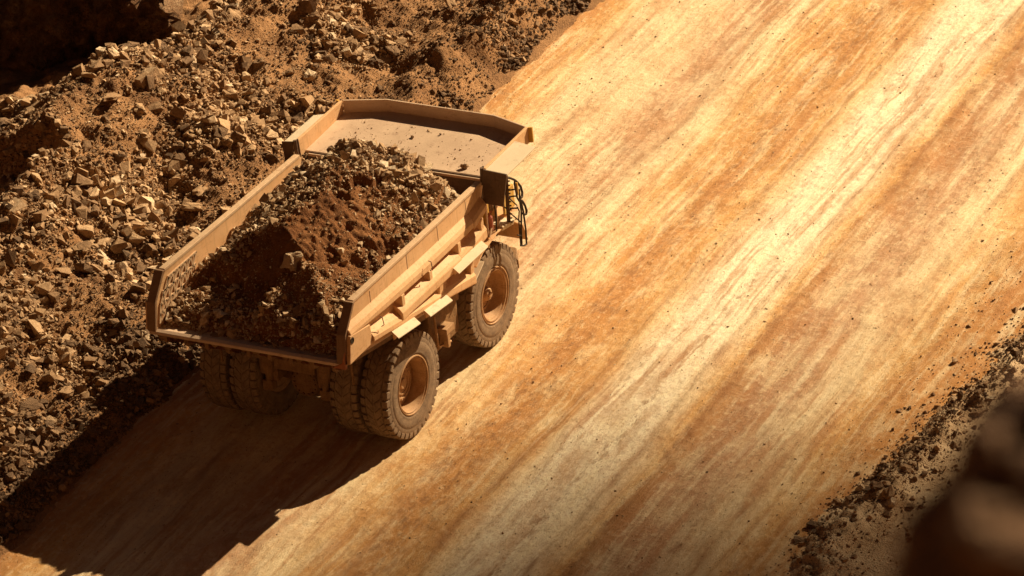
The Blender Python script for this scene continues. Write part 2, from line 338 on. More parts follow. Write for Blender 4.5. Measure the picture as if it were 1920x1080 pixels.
# cliff behind the crest: a thick rock block whose near face stands in its own shade
def cliff():
    a = np.array([16.6, 14.6]); u = np.array([-.40, .92]); u /= np.linalg.norm(u); nrm = np.array([-u[1], u[0]])  # nrm points back to camera
    if nrm @ FH > 0: nrm = -nrm
    L = 34; Hh = 11; B_ = 22; ns = 260; prof = []
    for k in range(150): prof.append((k / 149 * -2.6, -2 + (Hh + 2) * k / 149))     # setback, height
    for k in range(1, 30): prof.append((-2.6 - B_ * k / 29, Hh))
    prof.append((-2.6 - B_, -2))
    s = np.linspace(0, L, ns); P = np.array(prof)
    Sg, Kg = np.meshgrid(s, np.arange(len(P)), indexing='ij')
    sb = P[Kg, 0]; z = P[Kg, 1]
    face = (Kg < 150)
    dis = 1.3 * fbm(Sg * .35, z * .25, 3, 91) + 1.0 * np.abs(fbm(Sg * .9 + z * .3, z * .6, 4, 93)) + .35 * fbm(Sg * 2.4, z * 1.8, 4, 95)
    off = sb + np.where(face, dis, dis * .2); z = z + np.where(face, .12 * fbm(Sg * 3, z * 3, 3, 97), .4 * fbm(Sg * .5, sb * .5, 4, 99))
    Sg = Sg + np.where(Sg < 1.5, (1.5 - Sg) * (.5 * fbm(z * .6, sb * .5, 4, 98) + .12), 0)
    x = a[0] + u[0] * Sg + nrm[0] * off; y = a[1] + u[1] * Sg + nrm[1] * off
    # the right-hand end leans away so that its flank is seen edge-on
    V = np.stack([x.ravel(), y.ravel(), z.ravel()], 1); i = np.arange(V.shape[0]).reshape(ns, len(P))
    F = np.stack([i[:-1, :-1].ravel(), i[1:, :-1].ravel(), i[1:, 1:].ravel(), i[:-1, 1:].ravel()], 1)
    # end cap flank
    mid = np.array([[a[0] + nrm[0] * -12, a[1] + nrm[1] * -12, 3.]])
    Fl = [[i[0, k + 1], i[0, k], len(V), len(V)] for k in range(len(P) - 1)]
    V = np.vstack([V, mid]); me = D.meshes.new('cliff'); me.from_pydata(V.tolist(), [], [tuple(f) for f in F.tolist()] + [tuple(f[:3]) for f in Fl]); me.update()
    bm = bmesh.new(); bm.from_mesh(me); bmesh.ops.recalc_face_normals(bm, faces=bm.faces); bm.to_mesh(me); bm.free()
    o = link('cliff', me, M['cliff']); o['kind'] = 'structure'
cliff()

# unseen vapour volume added on the sun's path: its thinning edge dims the near part of the road (even density, only its depth varies)
def added_shade_cloud():
    A = np.array([.455, -.89]); Nn = np.array([.89, .455]); H = 350. / SUNV.z
    s = np.concatenate([np.linspace(4.2, -26, 70), np.linspace(-27, -75, 40)]); w = np.linspace(-70, 70, 90)
    Sg, Wg = np.meshgrid(s, w, indexing='ij')
    S0 = np.interp(Wg, [-12, -8, -5, -3, -1.5, 0, 2., 4.5, 10.5, 20], [4, 5, 9., 10.5, 8, 5.2, 3.2, .8, 2.0, 3.9])      # scalloped edge
    S1 = np.where(Sg > -25, Sg + S0, np.interp(Sg, [-75, -25], [-75, -25 + 6]) + (S0 - 6) * sstep(-75, -25, Sg)); S1 = np.minimum(S1, 4.2)
    L = np.interp(-S1, [-4.2, -3.2, 1.4, 6.3, 8.0, 20, 50, 75], [0, .8, 9.5, 26, 36, 46, 30, 0]) * (1 - (np.abs(Wg) / 70) ** 6)
    L = L * (1 + .10 * fbm(Wg * .09, Sg * .09, 3, 701)); L = np.maximum(L, 0); Lb = L * .4
    G = np.stack([Nn[0] * Sg + A[0] * Wg, Nn[1] * Sg + A[1] * Wg, 0 * Sg], -1); sv = np.array(SUNV[:])
    lo = (G + sv * (H - Lb)[..., None]).reshape(-1, 3); up = (G + sv * (H + L - Lb)[..., None]).reshape(-1, 3)
    V = np.vstack([lo, up]); n = len(lo); i = np.arange(n).reshape(Sg.shape)
    q = np.stack([i[:-1, :-1].ravel(), i[1:, :-1].ravel(), i[1:, 1:].ravel(), i[:-1, 1:].ravel()], 1)
    rim = np.concatenate([i[0, :], i[1:, -1], i[-1, -2::-1], i[-2:0:-1, 0]]); r2 = np.roll(rim, -1)
    F = np.vstack([q, q[:, ::-1] + n, np.stack([rim, r2, r2 + n, rim + n], 1)])
    me = D.meshes.new('added_shade_cloud'); me.from_pydata(V.tolist(), [], F.tolist()); me.update()
    bm = bmesh.new(); bm.from_mesh(me); bmesh.ops.recalc_face_normals(bm, faces=bm.faces); bm.to_mesh(me); bm.free()
    m = D.materials.new('cloud vapour'); m.use_nodes = True; nt = m.node_tree; nt.nodes.remove(nt.nodes['Principled BSDF'])
    v = nt.nodes.new('ShaderNodeVolumePrincipled'); v.inputs['Density'].default_value = .10; v.inputs['Color'].default_value = (.9, .9, .9, 1); v.inputs['Anisotropy'].default_value = .6
    nt.links.new(v.outputs[0], nt.nodes['Material Output'].inputs['Volume'])
    o = link('added_shade_cloud', me, m); o['kind'] = 'structure'
added_shade_cloud()
# ------------------------------------------------------------------ rock shapes
def hull(n, flat=.6, seed=0, cut=0):
    r = np.random.default_rng(seed); P = r.normal(size=(n, 3)); P /= np.linalg.norm(P, axis=1)[:, None]
    P *= r.uniform(.75, 1.0, (n, 1))
    if seed % 5 in (0, 2):
        B8 = np.array([[i, j, k] for i in (-1, 1) for j in (-1, 1) for k in (-1, 1)], float) * .62; B8 += r.normal(0, .24, B8.shape)
        P = np.vstack([B8, P[:max(2, n // 3)] * .88])
    P *= np.array([1, r.uniform(.6, .95), r.uniform(flat * .7, flat * 1.2)])
    bm = bmesh.new(); vs = [bm.verts.new(p) for p in P]
    res = bmesh.ops.convex_hull(bm, input=vs); bmesh.ops.delete(bm, geom=[v for v in bm.verts if not v.link_faces], context='VERTS')
    bmesh.ops.recalc_face_normals(bm, faces=bm.faces)
    if cut:
        bmesh.ops.bevel(bm, geom=list(bm.edges), offset=.07, segments=1, affect='EDGES', clamp_overlap=True)
        bmesh.ops.triangulate(bm, faces=bm.faces)
        bmesh.ops.subdivide_edges(bm, edges=[e for e in bm.edges if e.calc_length() > .3], cuts=1, use_grid_fill=True)
        bmesh.ops.triangulate(bm, faces=bm.faces)
        for v in bm.verts:
            c = v.co * 2.3; k = .07 * (math.sin(c.x * 3.1 + seed) + math.sin(c.y * 4.3 + c.z * 2.1) + math.sin(c.z * 5.7 + seed * 2) * .7)
            v.co += v.co.normalized() * k + Vector(r.normal(size=3)) * .012
    bmesh.ops.triangulate(bm, faces=bm.faces)
    bm.verts.index_update(); V = np.array([v.co[:] for v in bm.verts]); F = np.array([[v.index for v in f.verts] for f in bm.faces]); bm.free()
    V /= np.abs(V[:, 0]).max(); return V, F
SMALL = [hull(9 + i % 4, .55 + .25 * (i % 3) / 2, 100 + i) for i in range(26)]
BIG = [hull(13 + i % 6, .55 + .3 * (i % 4) / 3, 300 + i, 1) for i in range(22)]
BIGM = [np_mesh('rock', V, F) for V, F in BIG]
for me in BIGM: me.materials.append(M['boulder'])
def rots(n, r, tilt=.45):
    a = r.uniform(0, 2 * np.pi, n); b = r.normal(0, tilt, n); c = r.normal(0, tilt, n)
    ca, sa, cb, sb, cc, sc = np.cos(a), np.sin(a), np.cos(b), np.sin(b), np.cos(c), np.sin(c); o = 0 * a; l = o + 1
    Z = np.stack([ca, -sa, o, sa, ca, o, o, o, l], 1).reshape(n, 3, 3)
    Xr = np.stack([l, o, o, o, cb, -sb, o, sb, cb], 1).reshape(n, 3, 3)
    Yr = np.stack([cc, o, sc, o, l, o, -sc, o, cc], 1).reshape(n, 3, 3)
    return Z @ Xr @ Yr
def scatter(name, pts, size, m, sink=.25, tilt=.5, tone=None):
    """one mesh of many small stones (nobody could count them)"""
    n = len(pts); r = np.random.default_rng(len(name) + n); which = r.integers(0, len(SMALL), n); Rm = rots(n, r, tilt)
    tn = r.beta(2.2, 2.2, n) if tone is None else tone; Vs = []; Fs = []; Ts = []; b = 0
    for k, (V, F) in enumerate(SMALL):
        s = np.where(which == k)[0]
        if not len(s): continue
        W_ = np.einsum('nij,vj->nvi', Rm[s], V) * size[s, None, None] * .5
        W_ += pts[s][:, None, :]; W_[:, :, 2] += (size[s] * .5 * (1 - sink) * .5)[:, None]
        Vs.append(W_.reshape(-1, 3)); Fs.append((F[None] + (np.arange(len(s)) * len(V))[:, None, None] + b).reshape(-1, 3)); Ts.append(np.repeat(tn[s], len(V))); b += len(s) * len(V)
    o = link(name, np_mesh(name, np.vstack(Vs), np.vstack(Fs), np.concatenate(Ts)), m); o['kind'] = 'stuff'; return o
nrock = [0]
def put_rock(p, size, label, group=None, flat=1., k=None, sink=.3, cat='rock'):
    k = nrock[0] if k is None else k; nrock[0] += 1; o = D.objects.new('rock', BIGM[k % len(BIGM)]); C.objects.link(o)
    o.location = (p[0], p[1], p[2] + size * .5 * .6 * (1 - sink) * .6)
    o.rotation_euler = (random.gauss(0, .3), random.gauss(0, .3), random.uniform(0, 6.28)); o.scale = (size * .5, size * .5 * random.uniform(.8, 1), size * .5 * flat * random.uniform(.8, 1.05))
    tag(o, label, cat, group); return o
# ------------------------------------------------------------------ haul truck (origin on the ground under the rear axle, +X forward)
truck = empty('dump_truck')
tag(truck, 'dusty tan mining dump truck heaped with broken rock, driving up the dirt road', 'dump truck')
T = truck
RA, RB = 1.336, 4.573    # tyre radius, wheelbase
FZR, FZF = 3.60, 2.42    # bed floor height at tail, at front
def side(s, a): return [(x, s * y, z) for x, y, z in a]
for s in (-1, 1):
    w = MB(); y0, y1 = s * 2.50, s * 2.62
    poly = [(-2.22, 4.80), (-2.74, 4.24), (-2.90, 3.58), (3.25, 2.42), (4.30, 4.60), (4.22, 4.66), (1.0, 4.72)]
    w.prism_y(poly, min(y0, y1), max(y0, y1)); wall = w.build('side_wall', M['body'], T, .01)
    t = MB(); t.sweep([[(x, s * 2.485, z - .03), (x, s * 2.645, z - .03), (x, s * 2.645, z + .05), (x, s * 2.485, z + .05)] for x, z in ((-2.24, 4.83), (1.0, 4.75), (4.2, 4.69))])
    t.build('top_rail', M['rail'], wall, .012); t = MB()
    t.sweep([[(x - .0, s * 2.465, z), (x - .0, s * 2.70, z), (x - .09, s * 2.70, z + .02), (x - .09, s * 2.465, z + .02)] for x, z in ((-2.25, 4.86), (-2.76, 4.26), (-2.92, 3.56))])
    t.build('tail_edge', M['edge'], wall, .012)
    for x in (-1.45, .35, 1.9, 3.35):
        q = MB(); q.hexa([(x, s * 2.619, 4.28), (x + .022, s * 2.619, 4.28), (x + .022, s * 2.628, 4.28), (x, s * 2.628, 4.28), (x, s * 2.619, 4.71), (x + .022, s * 2.619, 4.71), (x + .022, s * 2.628, 4.71), (x, s * 2.628, 4.71)]); q.build('weld_seam', M['rail'], wall)
    # upper long rib, sloping top face, tapered section
    def rib(name, pts, d=.16, mat='body'):
        b = MB(); b.sweep([[(x, s * 2.61, zt + .10), (x, s * (2.62 + d * .72), zt - .03), (x, s * (2.62 + d), zt - .12), (x, s * (2.62 + d), zb + .03), (x, s * (2.62 + d * .9), zb), (x, s * 2.61, zb)] for x, zt, zb in pts])
        return b.build(name, M[mat], wall, .018)
    rib('upper_rib', [(-2.72, 4.36, 4.16), (-1.0, 4.30, 4.03), (1.0, 4.22, 3.93), (3.38, 4.18, 3.90)])
    rib('upper_rib', [(3.40, 4.14, 3.84), (4.10, 4.30, 4.02)], .16)
    rib('middle_rib', [(-.50, 3.74, 3.42), (1.2, 3.70, 3.36), (2.50, 3.66, 3.33)], .24)
    rib('middle_rib', [(2.53, 3.64, 3.32), (3.30, 3.66, 3.30), (3.90, 3.74, 3.38)], .21)
    rib('lower_rib', [(-1.85, 3.84, 3.58), (.6, 3.36, 3.10), (3.12, 2.86, 2.50)], .22)
    # tail gusset panel
    g = MB(); g.prism_y([(-2.78, 4.24), (-2.93, 3.56), (-1.86, 3.56), (-1.86, 4.06)], min(s * 2.621, s * 2.79), max(s * 2.621, s * 2.79)); gp = g.build('tail_panel', M['body'], wall, .015)
    h = MB(); h.lathe_y([(0.001, 0), (.055, 0), (.055, -.012 * s * -1)], 20, (-2.72, s * 2.793, 4.10)); h.lathe_y([(.055, s * .0), (.055, s * .012), (.08, s * .012), (.08, 0)], 20, (-2.72, s * 2.79, 4.10)); h.build('pin_hole', M['black'], gp)
    # stanchions between the ribs
    for x, zt, zb, x2 in ((-.42, 4.0, 3.70, -.30), (.95, 3.93, 3.68, 1.02), (2.42, 3.92, 3.64, 2.50), (3.62, 3.95, 3.64, 3.70)):
        b = MB(); b.hexa([(x, s * 2.61, zb), (x + .30, s * 2.61, zb), (x + .22, s * 2.79, zb), (x + .08, s * 2.79, zb), (x, s * 2.61, zt), (x + .30, s * 2.61, zt), (x + .22, s * 2.79, zt), (x + .08, s * 2.79, zt)]); b.build('stanchion', M['body'], wall, .012)
    for x, zt, zb in ((-.46, 3.42, 3.2), (1.28, 3.37, 3.05), (2.86, 3.33, 2.84)):
        b = MB(); b.hexa([(x, s * 2.61, zb), (x + .34, s * 2.61, zb), (x + .26, s * 2.80, zb), (x + .08, s * 2.80, zb), (x, s * 2.61, zt), (x + .34, s * 2.61, zt), (x + .26, s * 2.84, zt), (x + .08, s * 2.84, zt)]); b.build('stanchion', M['body'], wall, .012)
    b = MB(); b.hexa([(.62, s * 2.61, 3.14), (1.55, s * 2.61, 2.98), (1.55, s * 2.84, 2.98), (.62, s * 2.84, 3.14), (.9, s * 2.61, 3.42), (2.1, s * 2.61, 3.38), (2.1, s * 2.66, 3.38), (.9, s * 2.66, 3.42)]); b.build('deflector_panel', M['body'], wall, .01)
    # pale flat ledges that throw stones clear of the tyres
    for (xa, za, xb, zb_) in ((-.98, 3.42, .08, 3.25), (.56, 3.17, 1.66, 3.02), (2.10, 3.52, 3.62, 3.47)):
        b = MB(); dx = -.22; b.hexa([(xa, s * 2.76, za - .03), (xb, s * 2.76, zb_ - .03), (xb + dx, s * 3.10, zb_ - .06), (xa + dx, s * 3.10, za - .06), (xa, s * 2.76, za), (xb, s * 2.76, zb_), (xb + dx, s * 3.10, zb_ - .03), (xa + dx, s * 3.10, za - .03)])
        b.build('rock_ledge', M['ledge'], wall, .006)
        b = MB(); b.hexa([(xa + .02, s * 2.80, za - .26), (xb - .02, s * 2.80, zb_ - .26), (xb - .02, s * 2.83, zb_ - .26), (xa + .02, s * 2.83, za - .26), (xa + .0, s * 2.80, za - .035), (xb, s * 2.80, zb_ - .035), (xb, s * 2.83, zb_ - .035), (xa, s * 2.83, za - .035)]); b.build('ledge_bracket', M['body'], wall)
    # lifting loops
    for x, z in ((.96, 4.15), (-1.5, 3.96)):
        b = MB(); b.tube([(x, s * 2.84, z + .12), (x + .02, s * 2.90, z + .1), (x + .06, s * 2.90, z - .12), (x + .03, s * 2.84, z - .16)], .012, 6); b.build('lifting_loop', M['dark'], wall)

# wear-plate lattice on the inner face near the tail (cells packed with dirt)
def lattice(s):
    b = MB(); y = s * 2.5; inn = -s * .035
    def bar(p, q, w=.022):
        a = Vector((p[0], 0, p[1])); c = Vector((q[0], 0, q[1])); d = (c - a).normalized(); n = Vector((-d.z, 0, d.x)) * w
        v = [a - n, c - n, c + n, a + n]; b.hexa([(k.x, y, k.z) for k in v] + [(k.x, y + inn, k.z) for k in v])
    rows = [[(-2.15, 4.62), (-.85, 4.62)], [(-2.45, 4.38), (-.95, 4.35)], [(-2.62, 4.12), (-1.05, 4.08)], [(-2.70, 3.90), (-1.6, 3.85)], [(-2.76, 3.68), (-2.0, 3.66)]]
    def P_(r, f): (a, b_) = rows[r]; return (a[0] + (b_[0] - a[0]) * f, a[1] + (b_[1] - a[1]) * f)
    for r in range(4):
        bar(P_(r, 0), P_(r, 1)); n = (5, 6, 6, 4)[r]
        for i in range(n):
            bar(P_(r, i / n), P_(r + 1, (i + .5) / n)); bar(P_(r + 1, (i + .5) / n), P_(r, (i + 1) / n)); bar(P_(r, (i + .5) / n), P_(r + 1, (i + .5) / n), .012)
    bar(P_(0, 0), P_(2, 0), .03); bar(P_(2, 0), P_(4, 0), .03)
    return b
lattice(1).build('wear_lattice', M['rail'], T, 0); lattice(-1).build('wear_lattice', M['rail'], T, 0)

f = MB(); f.hexa([(-2.92, -2.52, FZR - .14), (3.3, -2.52, FZF - .12), (3.3, 2.52, FZF - .12), (-2.92, 2.52, FZR - .14), (-2.92, -2.52, FZR), (3.3, -2.52, FZF), (3.3, 2.52, FZF), (-2.92, 2.52, FZR)])
bed = f.build('bed_floor', M['floor'], T, .01)
tl = MB(); tl.hexa([(-3.0, -2.66, FZR - .10), (-2.90, -2.66, FZR - .10), (-2.90, 2.66, FZR - .10), (-3.0, 2.66, FZR - .10), (-3.0, -2.66, FZR - .02), (-2.90, -2.66, FZR + .015), (-2.90, 2.66, FZR + .015), (-3.0, 2.66, FZR - .02)]); tl.build('tail_lip', M['floor'], bed, .01)
ag = MB()
for i in range(9):
    y = -2.3 + i * .575; ag.hexa([(-2.9, y - .05, FZR - .34), (3.0, y - .05, FZF - .36), (3.0, y + .05, FZF - .36), (-2.9, y + .05, FZR - .30), (-2.9, y - .05, FZR - .141), (3.0, y - .05, FZF - .122), (3.0, y + .05, FZF - .122), (-2.9, y + .05, FZR - .141)])
for i in range(14):    # ragged dirt and stiffener tabs hanging under the tail edge
    y = -2.45 + i * .375 + random.uniform(-.05, .05); d = random.uniform(.08, .24); ag.hexa([(-2.88, y - .01, FZR - .11 - d), (-2.6, y - .01, FZR - .2 - d), (-2.6, y + .02, FZR - .2 - d), (-2.88, y + .02, FZR - .11 - d), (-2.91, y - .13, FZR - .12), (-2.5, y - .13, FZR - .2), (-2.5, y + .13, FZR - .2), (-2.91, y + .13, FZR - .12)])
ag.build('floor_stiffener', M['under'], bed)
cn = MB(); cn.hexa([(-3.02, -2.70, 3.46), (-2.925, -2.70, 3.46), (-2.925, -2.30, 3.46), (-3.02, -2.34, 3.46), (-3.02, -2.70, 3.88), (-2.925, -2.70, 3.92), (-2.925, -2.62, 3.62), (-3.02, -2.62, 3.62)]); cn.build('tail_corner', M['rust'], T, .01, label='rust red right tail corner')
# headboard and canopy
hb = MB(); hb.hexa([(3.2, -2.5, FZF), (3.32, -2.5, FZF), (3.32, 2.5, FZF), (3.2, 2.5, FZF), (4.66, -2.5, 4.60), (4.78, -2.5, 4.58), (4.78, 2.5, 4.58), (4.66, 2.5, 4.60)]); hb.build('headboard', M['dark'], T, .01)
hb2 = MB(); hb2.box(4.60, 4.70, -2.5, 2.5, 4.50, 4.575); hb2.box(4.58, 4.68, -2.5, 2.5, 4.42, 4.46); hb2.build('headboard_cap', M['floor'], T, .008)
CP = [(4.70, -2.62), (6.68, -2.62), (7.03, -1.55), (7.08, 1.55), (6.72, 2.62), (4.70, 2.62)]
cz = [4.605, 4.68, 4.70, 4.70, 4.68, 4.605]
c = MB(); c.prism_z(CP, [z - .06 for z in cz], cz); can = c.build('canopy', M['floor'], T, .008)
for (i, j) in ((1, 2), (2, 3), (3, 4)):
    a, b = CP[i], CP[j]; l = MB(); l.hexa([(a[0], a[1], 4.60), (a[0] + .05, a[1], 4.60), (b[0] + .05, b[1], 4.60), (b[0], b[1], 4.60), (a[0], a[1], 5.03), (a[0] + .05, a[1], 5.03), (b[0] + .05, b[1], 5.03), (b[0], b[1], 5.03)]); l.build('front_lip', M['floor'], can, .006)
for s in (-1, 1):
    l = MB(); l.hexa([(4.38, s * 2.62, 4.55), (6.70, s * 2.62, 4.60), (6.70, s * 2.70, 4.60), (4.38, s * 2.70, 4.55), (4.38, s * 2.62, 5.02), (6.70, s * 2.62, 5.035), (6.70, s * 2.70, 5.035), (4.38, s * 2.70, 5.02)]); l.build('side_lip', M['body'], can, .01)
    ow = 3.34 if s < 0 else 2.96; l = MB(); l.hexa([(4.30, s * 2.702, 4.96), (5.95, s * 2.702, 4.97), (5.80, s * ow, 4.97), (4.22, s * ow, 4.96), (4.30, s * 2.702, 5.00), (5.95, s * 2.702, 5.01), (5.80, s * ow, 5.01), (4.22, s * ow, 5.0)]); l.build('side_ledge', M['ledge'], can, .008)
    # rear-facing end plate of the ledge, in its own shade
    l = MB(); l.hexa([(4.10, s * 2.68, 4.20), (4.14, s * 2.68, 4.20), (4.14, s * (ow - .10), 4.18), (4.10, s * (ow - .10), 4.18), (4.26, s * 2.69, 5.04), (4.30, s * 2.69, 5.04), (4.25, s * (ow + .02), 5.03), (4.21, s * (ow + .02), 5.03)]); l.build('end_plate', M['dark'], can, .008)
    l = MB(); l.tube([(4.28, s * 2.62, 4.62), (4.30, s * 2.64, 5.07)], .05, 10); l.tube([(4.40, s * 2.60, 4.6), (4.40, s * 2.62, 5.06)], .025, 8); l.build('corner_post', M['dark'], can)
    l = MB(); l.hexa([(6.66, s * 2.704, 4.62), (6.71, s * 2.704, 4.62), (6.74, s * 2.80, 4.62), (6.69, s * 2.80, 4.62), (6.66, s * 2.704, 5.03), (6.71, s * 2.704, 5.03), (6.74, s * 2.80, 5.03), (6.69, s * 2.80, 5.03)]); l.build('corner_flange', M['yellow'], can)
    for i in range(4):
        pass
rb = MB()
for y in (-2.0, -1.2, -.4, .4, 1.2, 2.0): rb.hexa([(4.8, y - .05, 4.36), (6.8, y - .05, 4.50), (6.8, y + .05, 4.50), (4.8, y + .05, 4.36), (4.8, y - .05, 4.54), (6.8, y - .05, 4.6), (6.8, y + .05, 4.6), (4.8, y + .05, 4.54)])
rb.build('canopy_rib', M['body'], can)

# ---- wheels
def tyre_mesh():
    NP = 36; TT = [0, .03, .09, .12, .28, .31, .55, .8]; w = .36
    # lateral stations: (v, base radius, zone)   zone: c centre line, t thin-groove tread, g gap, s shoulder, f flank, n none
    half = [(.0, 0, 'c'), (.016, 0, 'c'), (.026, 0, 't'), (.10, 0, 't'), (.19, -.003, 't'), (.205, -.004, 't'), (.212, -.004, 'g'), (.226, -.005, 'g'), (.234, -.005, 's'), (.30, -.012, 's'), (.345, -.022, 's'), (.362, -.04, 's'), (.366, -.09, 's'), (.366, -.15, 'f'), (.362, -.165, 'n'),
            (.368, -.20, 'n'), (.374, -.26, 'n'), (.372, -.275, 'n'), (.378, -.285, 'n'), (.385, -.36, 'n'), (.382, -.45, 'n'), (.370, -.52, 'n'), (.372, -.53, 'n'), (.352, -.575, 'n'), (.33, -.60, 'n'), (.31, -.62, 'n')]
    st = [(-v, r, z) for v, r, z in reversed(half[1:])] + half; m = len(st); V = []
    for p in range(NP):
        for ti, t in enumerate(TT):
            for v, dr, z in st:
                a = abs(v); off = .85 * (1 - min(a, .22) / .22) + (.12 if a > .22 else 0)
                tt = p + t + off; r = RA + dr
                thin = ti in (1, 2); wide = ti in (1, 2, 3, 4)
                if z == 't' and thin: r -= .03
                if z == 'c': r -= .018
                if z == 'g': r -= .03
                if z == 's' and wide: r -= .055; 
                if z == 's' and wide and a > .34: r = min(r, RA - .10)
                if z == 'f' and wide: v = v * .965
                if z == 's' and wide and a > .36: v = v * .965
                th = tt / NP * 2 * math.pi; V.append((r * math.cos(th), v, r * math.sin(th)))
    N = NP * len(TT); i = np.arange(N * m).reshape(N, m); j = np.roll(i, -1, 0)
    F = np.stack([i[:, :-1].ravel(), i[:, 1:].ravel(), j[:, 1:].ravel(), j[:, :-1].ravel()], 1)
    me = np_mesh('tyre', V, F)
    sm = np.zeros((N, m - 1), bool); sm[:, :10] = True; sm[:, -10:] = True; me.polygons.foreach_set('use_smooth', sm.ravel())
    bm = bmesh.new(); bm.from_mesh(me); bmesh.ops.recalc_face_normals(bm, faces=bm.faces); bm.to_mesh(me); bm.free(); return me
TY = tyre_mesh(); TY.materials.append(M['tyre'])
def wheel(x, y, s, kind):
    """s: side the dish faces"""
    e = MB(); o = .36 * s
    if kind == 'rear':
        prof = [(.735, .30), (.75, .34), (.74, .365), (.715, .37), (.70, .33), (.685, .325), (.68, .34), (.665, .335), (.63, .25), (.61, .05), (.60, -.02), (.44, -.03), (.43, .02), (.39, .02), (.38, .045), (.001, .05)]
    elif kind == 'front':
        prof = [(.735, .30), (.75, .34), (.74, .365), (.715, .37), (.70, .335), (.675, .33), (.665, .35), (.64, .345), (.625, .30), (.60, .29), (.58, .22), (.55, .05), (.50, .0), (.34, -.01), (.32, .03), (.20, .04), (.19, .10), (.001, .10)]
    else:
        prof = [(.735, .30), (.75, .34), (.74, .365), (.70, .34), (.66, .3), (.62, .1), (.60, -.3), (.3, -.3), (.001, -.3)]
    e.lathe_y([(r, yy * s) for r, yy in prof] , 72); e.lathe_y([(.74, -.33 * s), (.62, -.30 * s), (.60, 0)], 48)
    rim = e.build('wheel', M['rim'], T, smooth=True); rim.location = (x, y, RA)
    md = rim.modifiers.new('edge', 'EDGE_SPLIT'); md.split_angle = R(40)
    t = link('tyre', TY, None, rim); t.rotation_euler = (random.choice((0, 0)), random.uniform(0, 6.28), 0 if s > 0 else math.pi)
    t.rotation_euler = (0, random.uniform(0, 6.28), 0)
    h = MB(); NT_ = 80 if kind == 'rear' else 48
    def ring(r, yy, tooth=0.): return [((r - tooth * (k // 2 % 2)) * math.cos(2 * math.pi * k / NT_), yy * s, (r - tooth * (k // 2 % 2)) * math.sin(2 * math.pi * k / NT_)) for k in range(NT_)]
    if kind == 'rear': h.sweep([ring(*a) for a in ((.425, .0, .045), (.425, .07, .045), (.36, .072), (.355, .05), (.29, .05), (.285, .075, .02), (.25, .075, .02), (.245, .055), (.14, .055), (.12, .10), (.01, .105))])
    if kind == 'front': h.sweep([ring(*a) for a in ((.44, -.02, .03), (.44, .03, .03), (.39, .032), (.385, .01), (.22, .02), (.17, .06), (.16, .18), (.13, .21), (.075, .215), (.07, .25), (.01, .255))])
    if h.v: h.build('hub', M['rim'], rim)
    return rim
for s in (-1, 1):
    wheel(0, s * 2.24, s, 'rear'); wheel(0, s * 1.40, s, 'inner'); wheel(RB, s * 2.10, s, 'front')
# ---- chassis
fr = MB()
for s in (-1, 1):
    fr.hexa([(-1.0, s * .55, 1.45), (6.4, s * .55, 1.25), (6.4, s * .80, 1.25), (-1.0, s * .80, 1.45), (-1.0, s * .55, 2.1), (6.4, s * .55, 1.9), (6.4, s * .80, 1.9), (-1.0, s * .80, 2.1)])
fr.box(-1.1, -.9, -.56, .56, 1.85, 2.15); fr.box(1.7, 2.0, -.9, .9, 1.2, 1.9); fr.box(5.6, 6.3, -1.7, 1.7, 1.0, 1.5)
fr.build('frame', M['under'], T, .02)
ax = MB(); ax.lathe_y([(.001, -1.05), (.34, -1.05), (.36, -.8), (.42, -.55), (.62, -.3), (.68, 0), (.62, .3), (.42, .55), (.36, .8), (.34, 1.05), (.001, 1.05)], 40, (0, 0, RA)); ax.tube([(-.6, 0, RA), (-.72, 0, RA)], [.42, .36], 24)
for k in range(14): a = 2 * math.pi * k / 14; ax.tube([(-.70, .3 * math.cos(a), RA + .3 * math.sin(a)), (-.76, .3 * math.cos(a), RA + .3 * math.sin(a))], .03, 6)
ax.build('rear_axle', M['under'], T, smooth=False)
fa = MB(); fa.lathe_y([(.001, -1.75), (.2, -1.75), (.22, 0), (.2, 1.75), (.001, 1.75)], 24, (RB, 0, RA)); fa.build('front_axle', M['under'], T)
for s in (-1, 1):
    cy = MB(); cy.tube([(-1.02, s * .78, 1.45), (-1.0, s * .80, 1.75)], .10, 16); cy.tube([(-1.0, s * .80, 1.72), (-.95, s * .82, 2.9)], .20, 24); cy.box(-1.12, -.92, s * .8 - .14, s * .8 + .14, 1.22, 1.48); cy.build('suspension_cylinder', M['under'], T)
    hc = MB(); hc.tube([(1.6, s * 1.0, 1.3), (2.2, s * 1.0, 2.3)], .16, 16); hc.build('hoist_cylinder', M['under'], T)
for s in (-1, 1):
    mf = MB(); mf.box(-1.42, -1.38, s * 1.82 - .025, s * 1.82 + .025, 2.0, 3.3); mf.build('rock_ejector', M['under'], T)
# hydraulic tank in front of right rear wheels, fuel tank on the left
tk = MB(); tk.prism_y([(1.72, 1.15), (2.95, 1.15), (3.05, 1.3), (3.05, 2.35), (2.9, 2.5), (1.75, 2.5), (1.62, 2.35), (1.62, 1.3)], -2.25, -1.0); tank = tk.build('hydraulic_tank', M['under'], T, .04)
sp = MB(); sp.box(1.95, 2.35, -2.52, -2.26, 1.62, 1.78); sp.box(2.0, 2.12, -2.50, -2.26, 1.25, 1.6); sp.tube([(1.8, -2.3, 2.2), (1.75, -2.36, 1.4), (2.4, -2.34, 1.2)], .035, 8); sp.build('tank_step', M['rim'], tank, .01)
tk = MB(); tk.prism_y([(1.72, 1.15), (2.95, 1.15), (3.05, 1.3), (3.05, 2.35), (2.9, 2.5), (1.75, 2.5), (1.62, 2.35), (1.62, 1.3)], 1.0, 2.25); tk.build('fuel_tank', M['under'], T, .04)
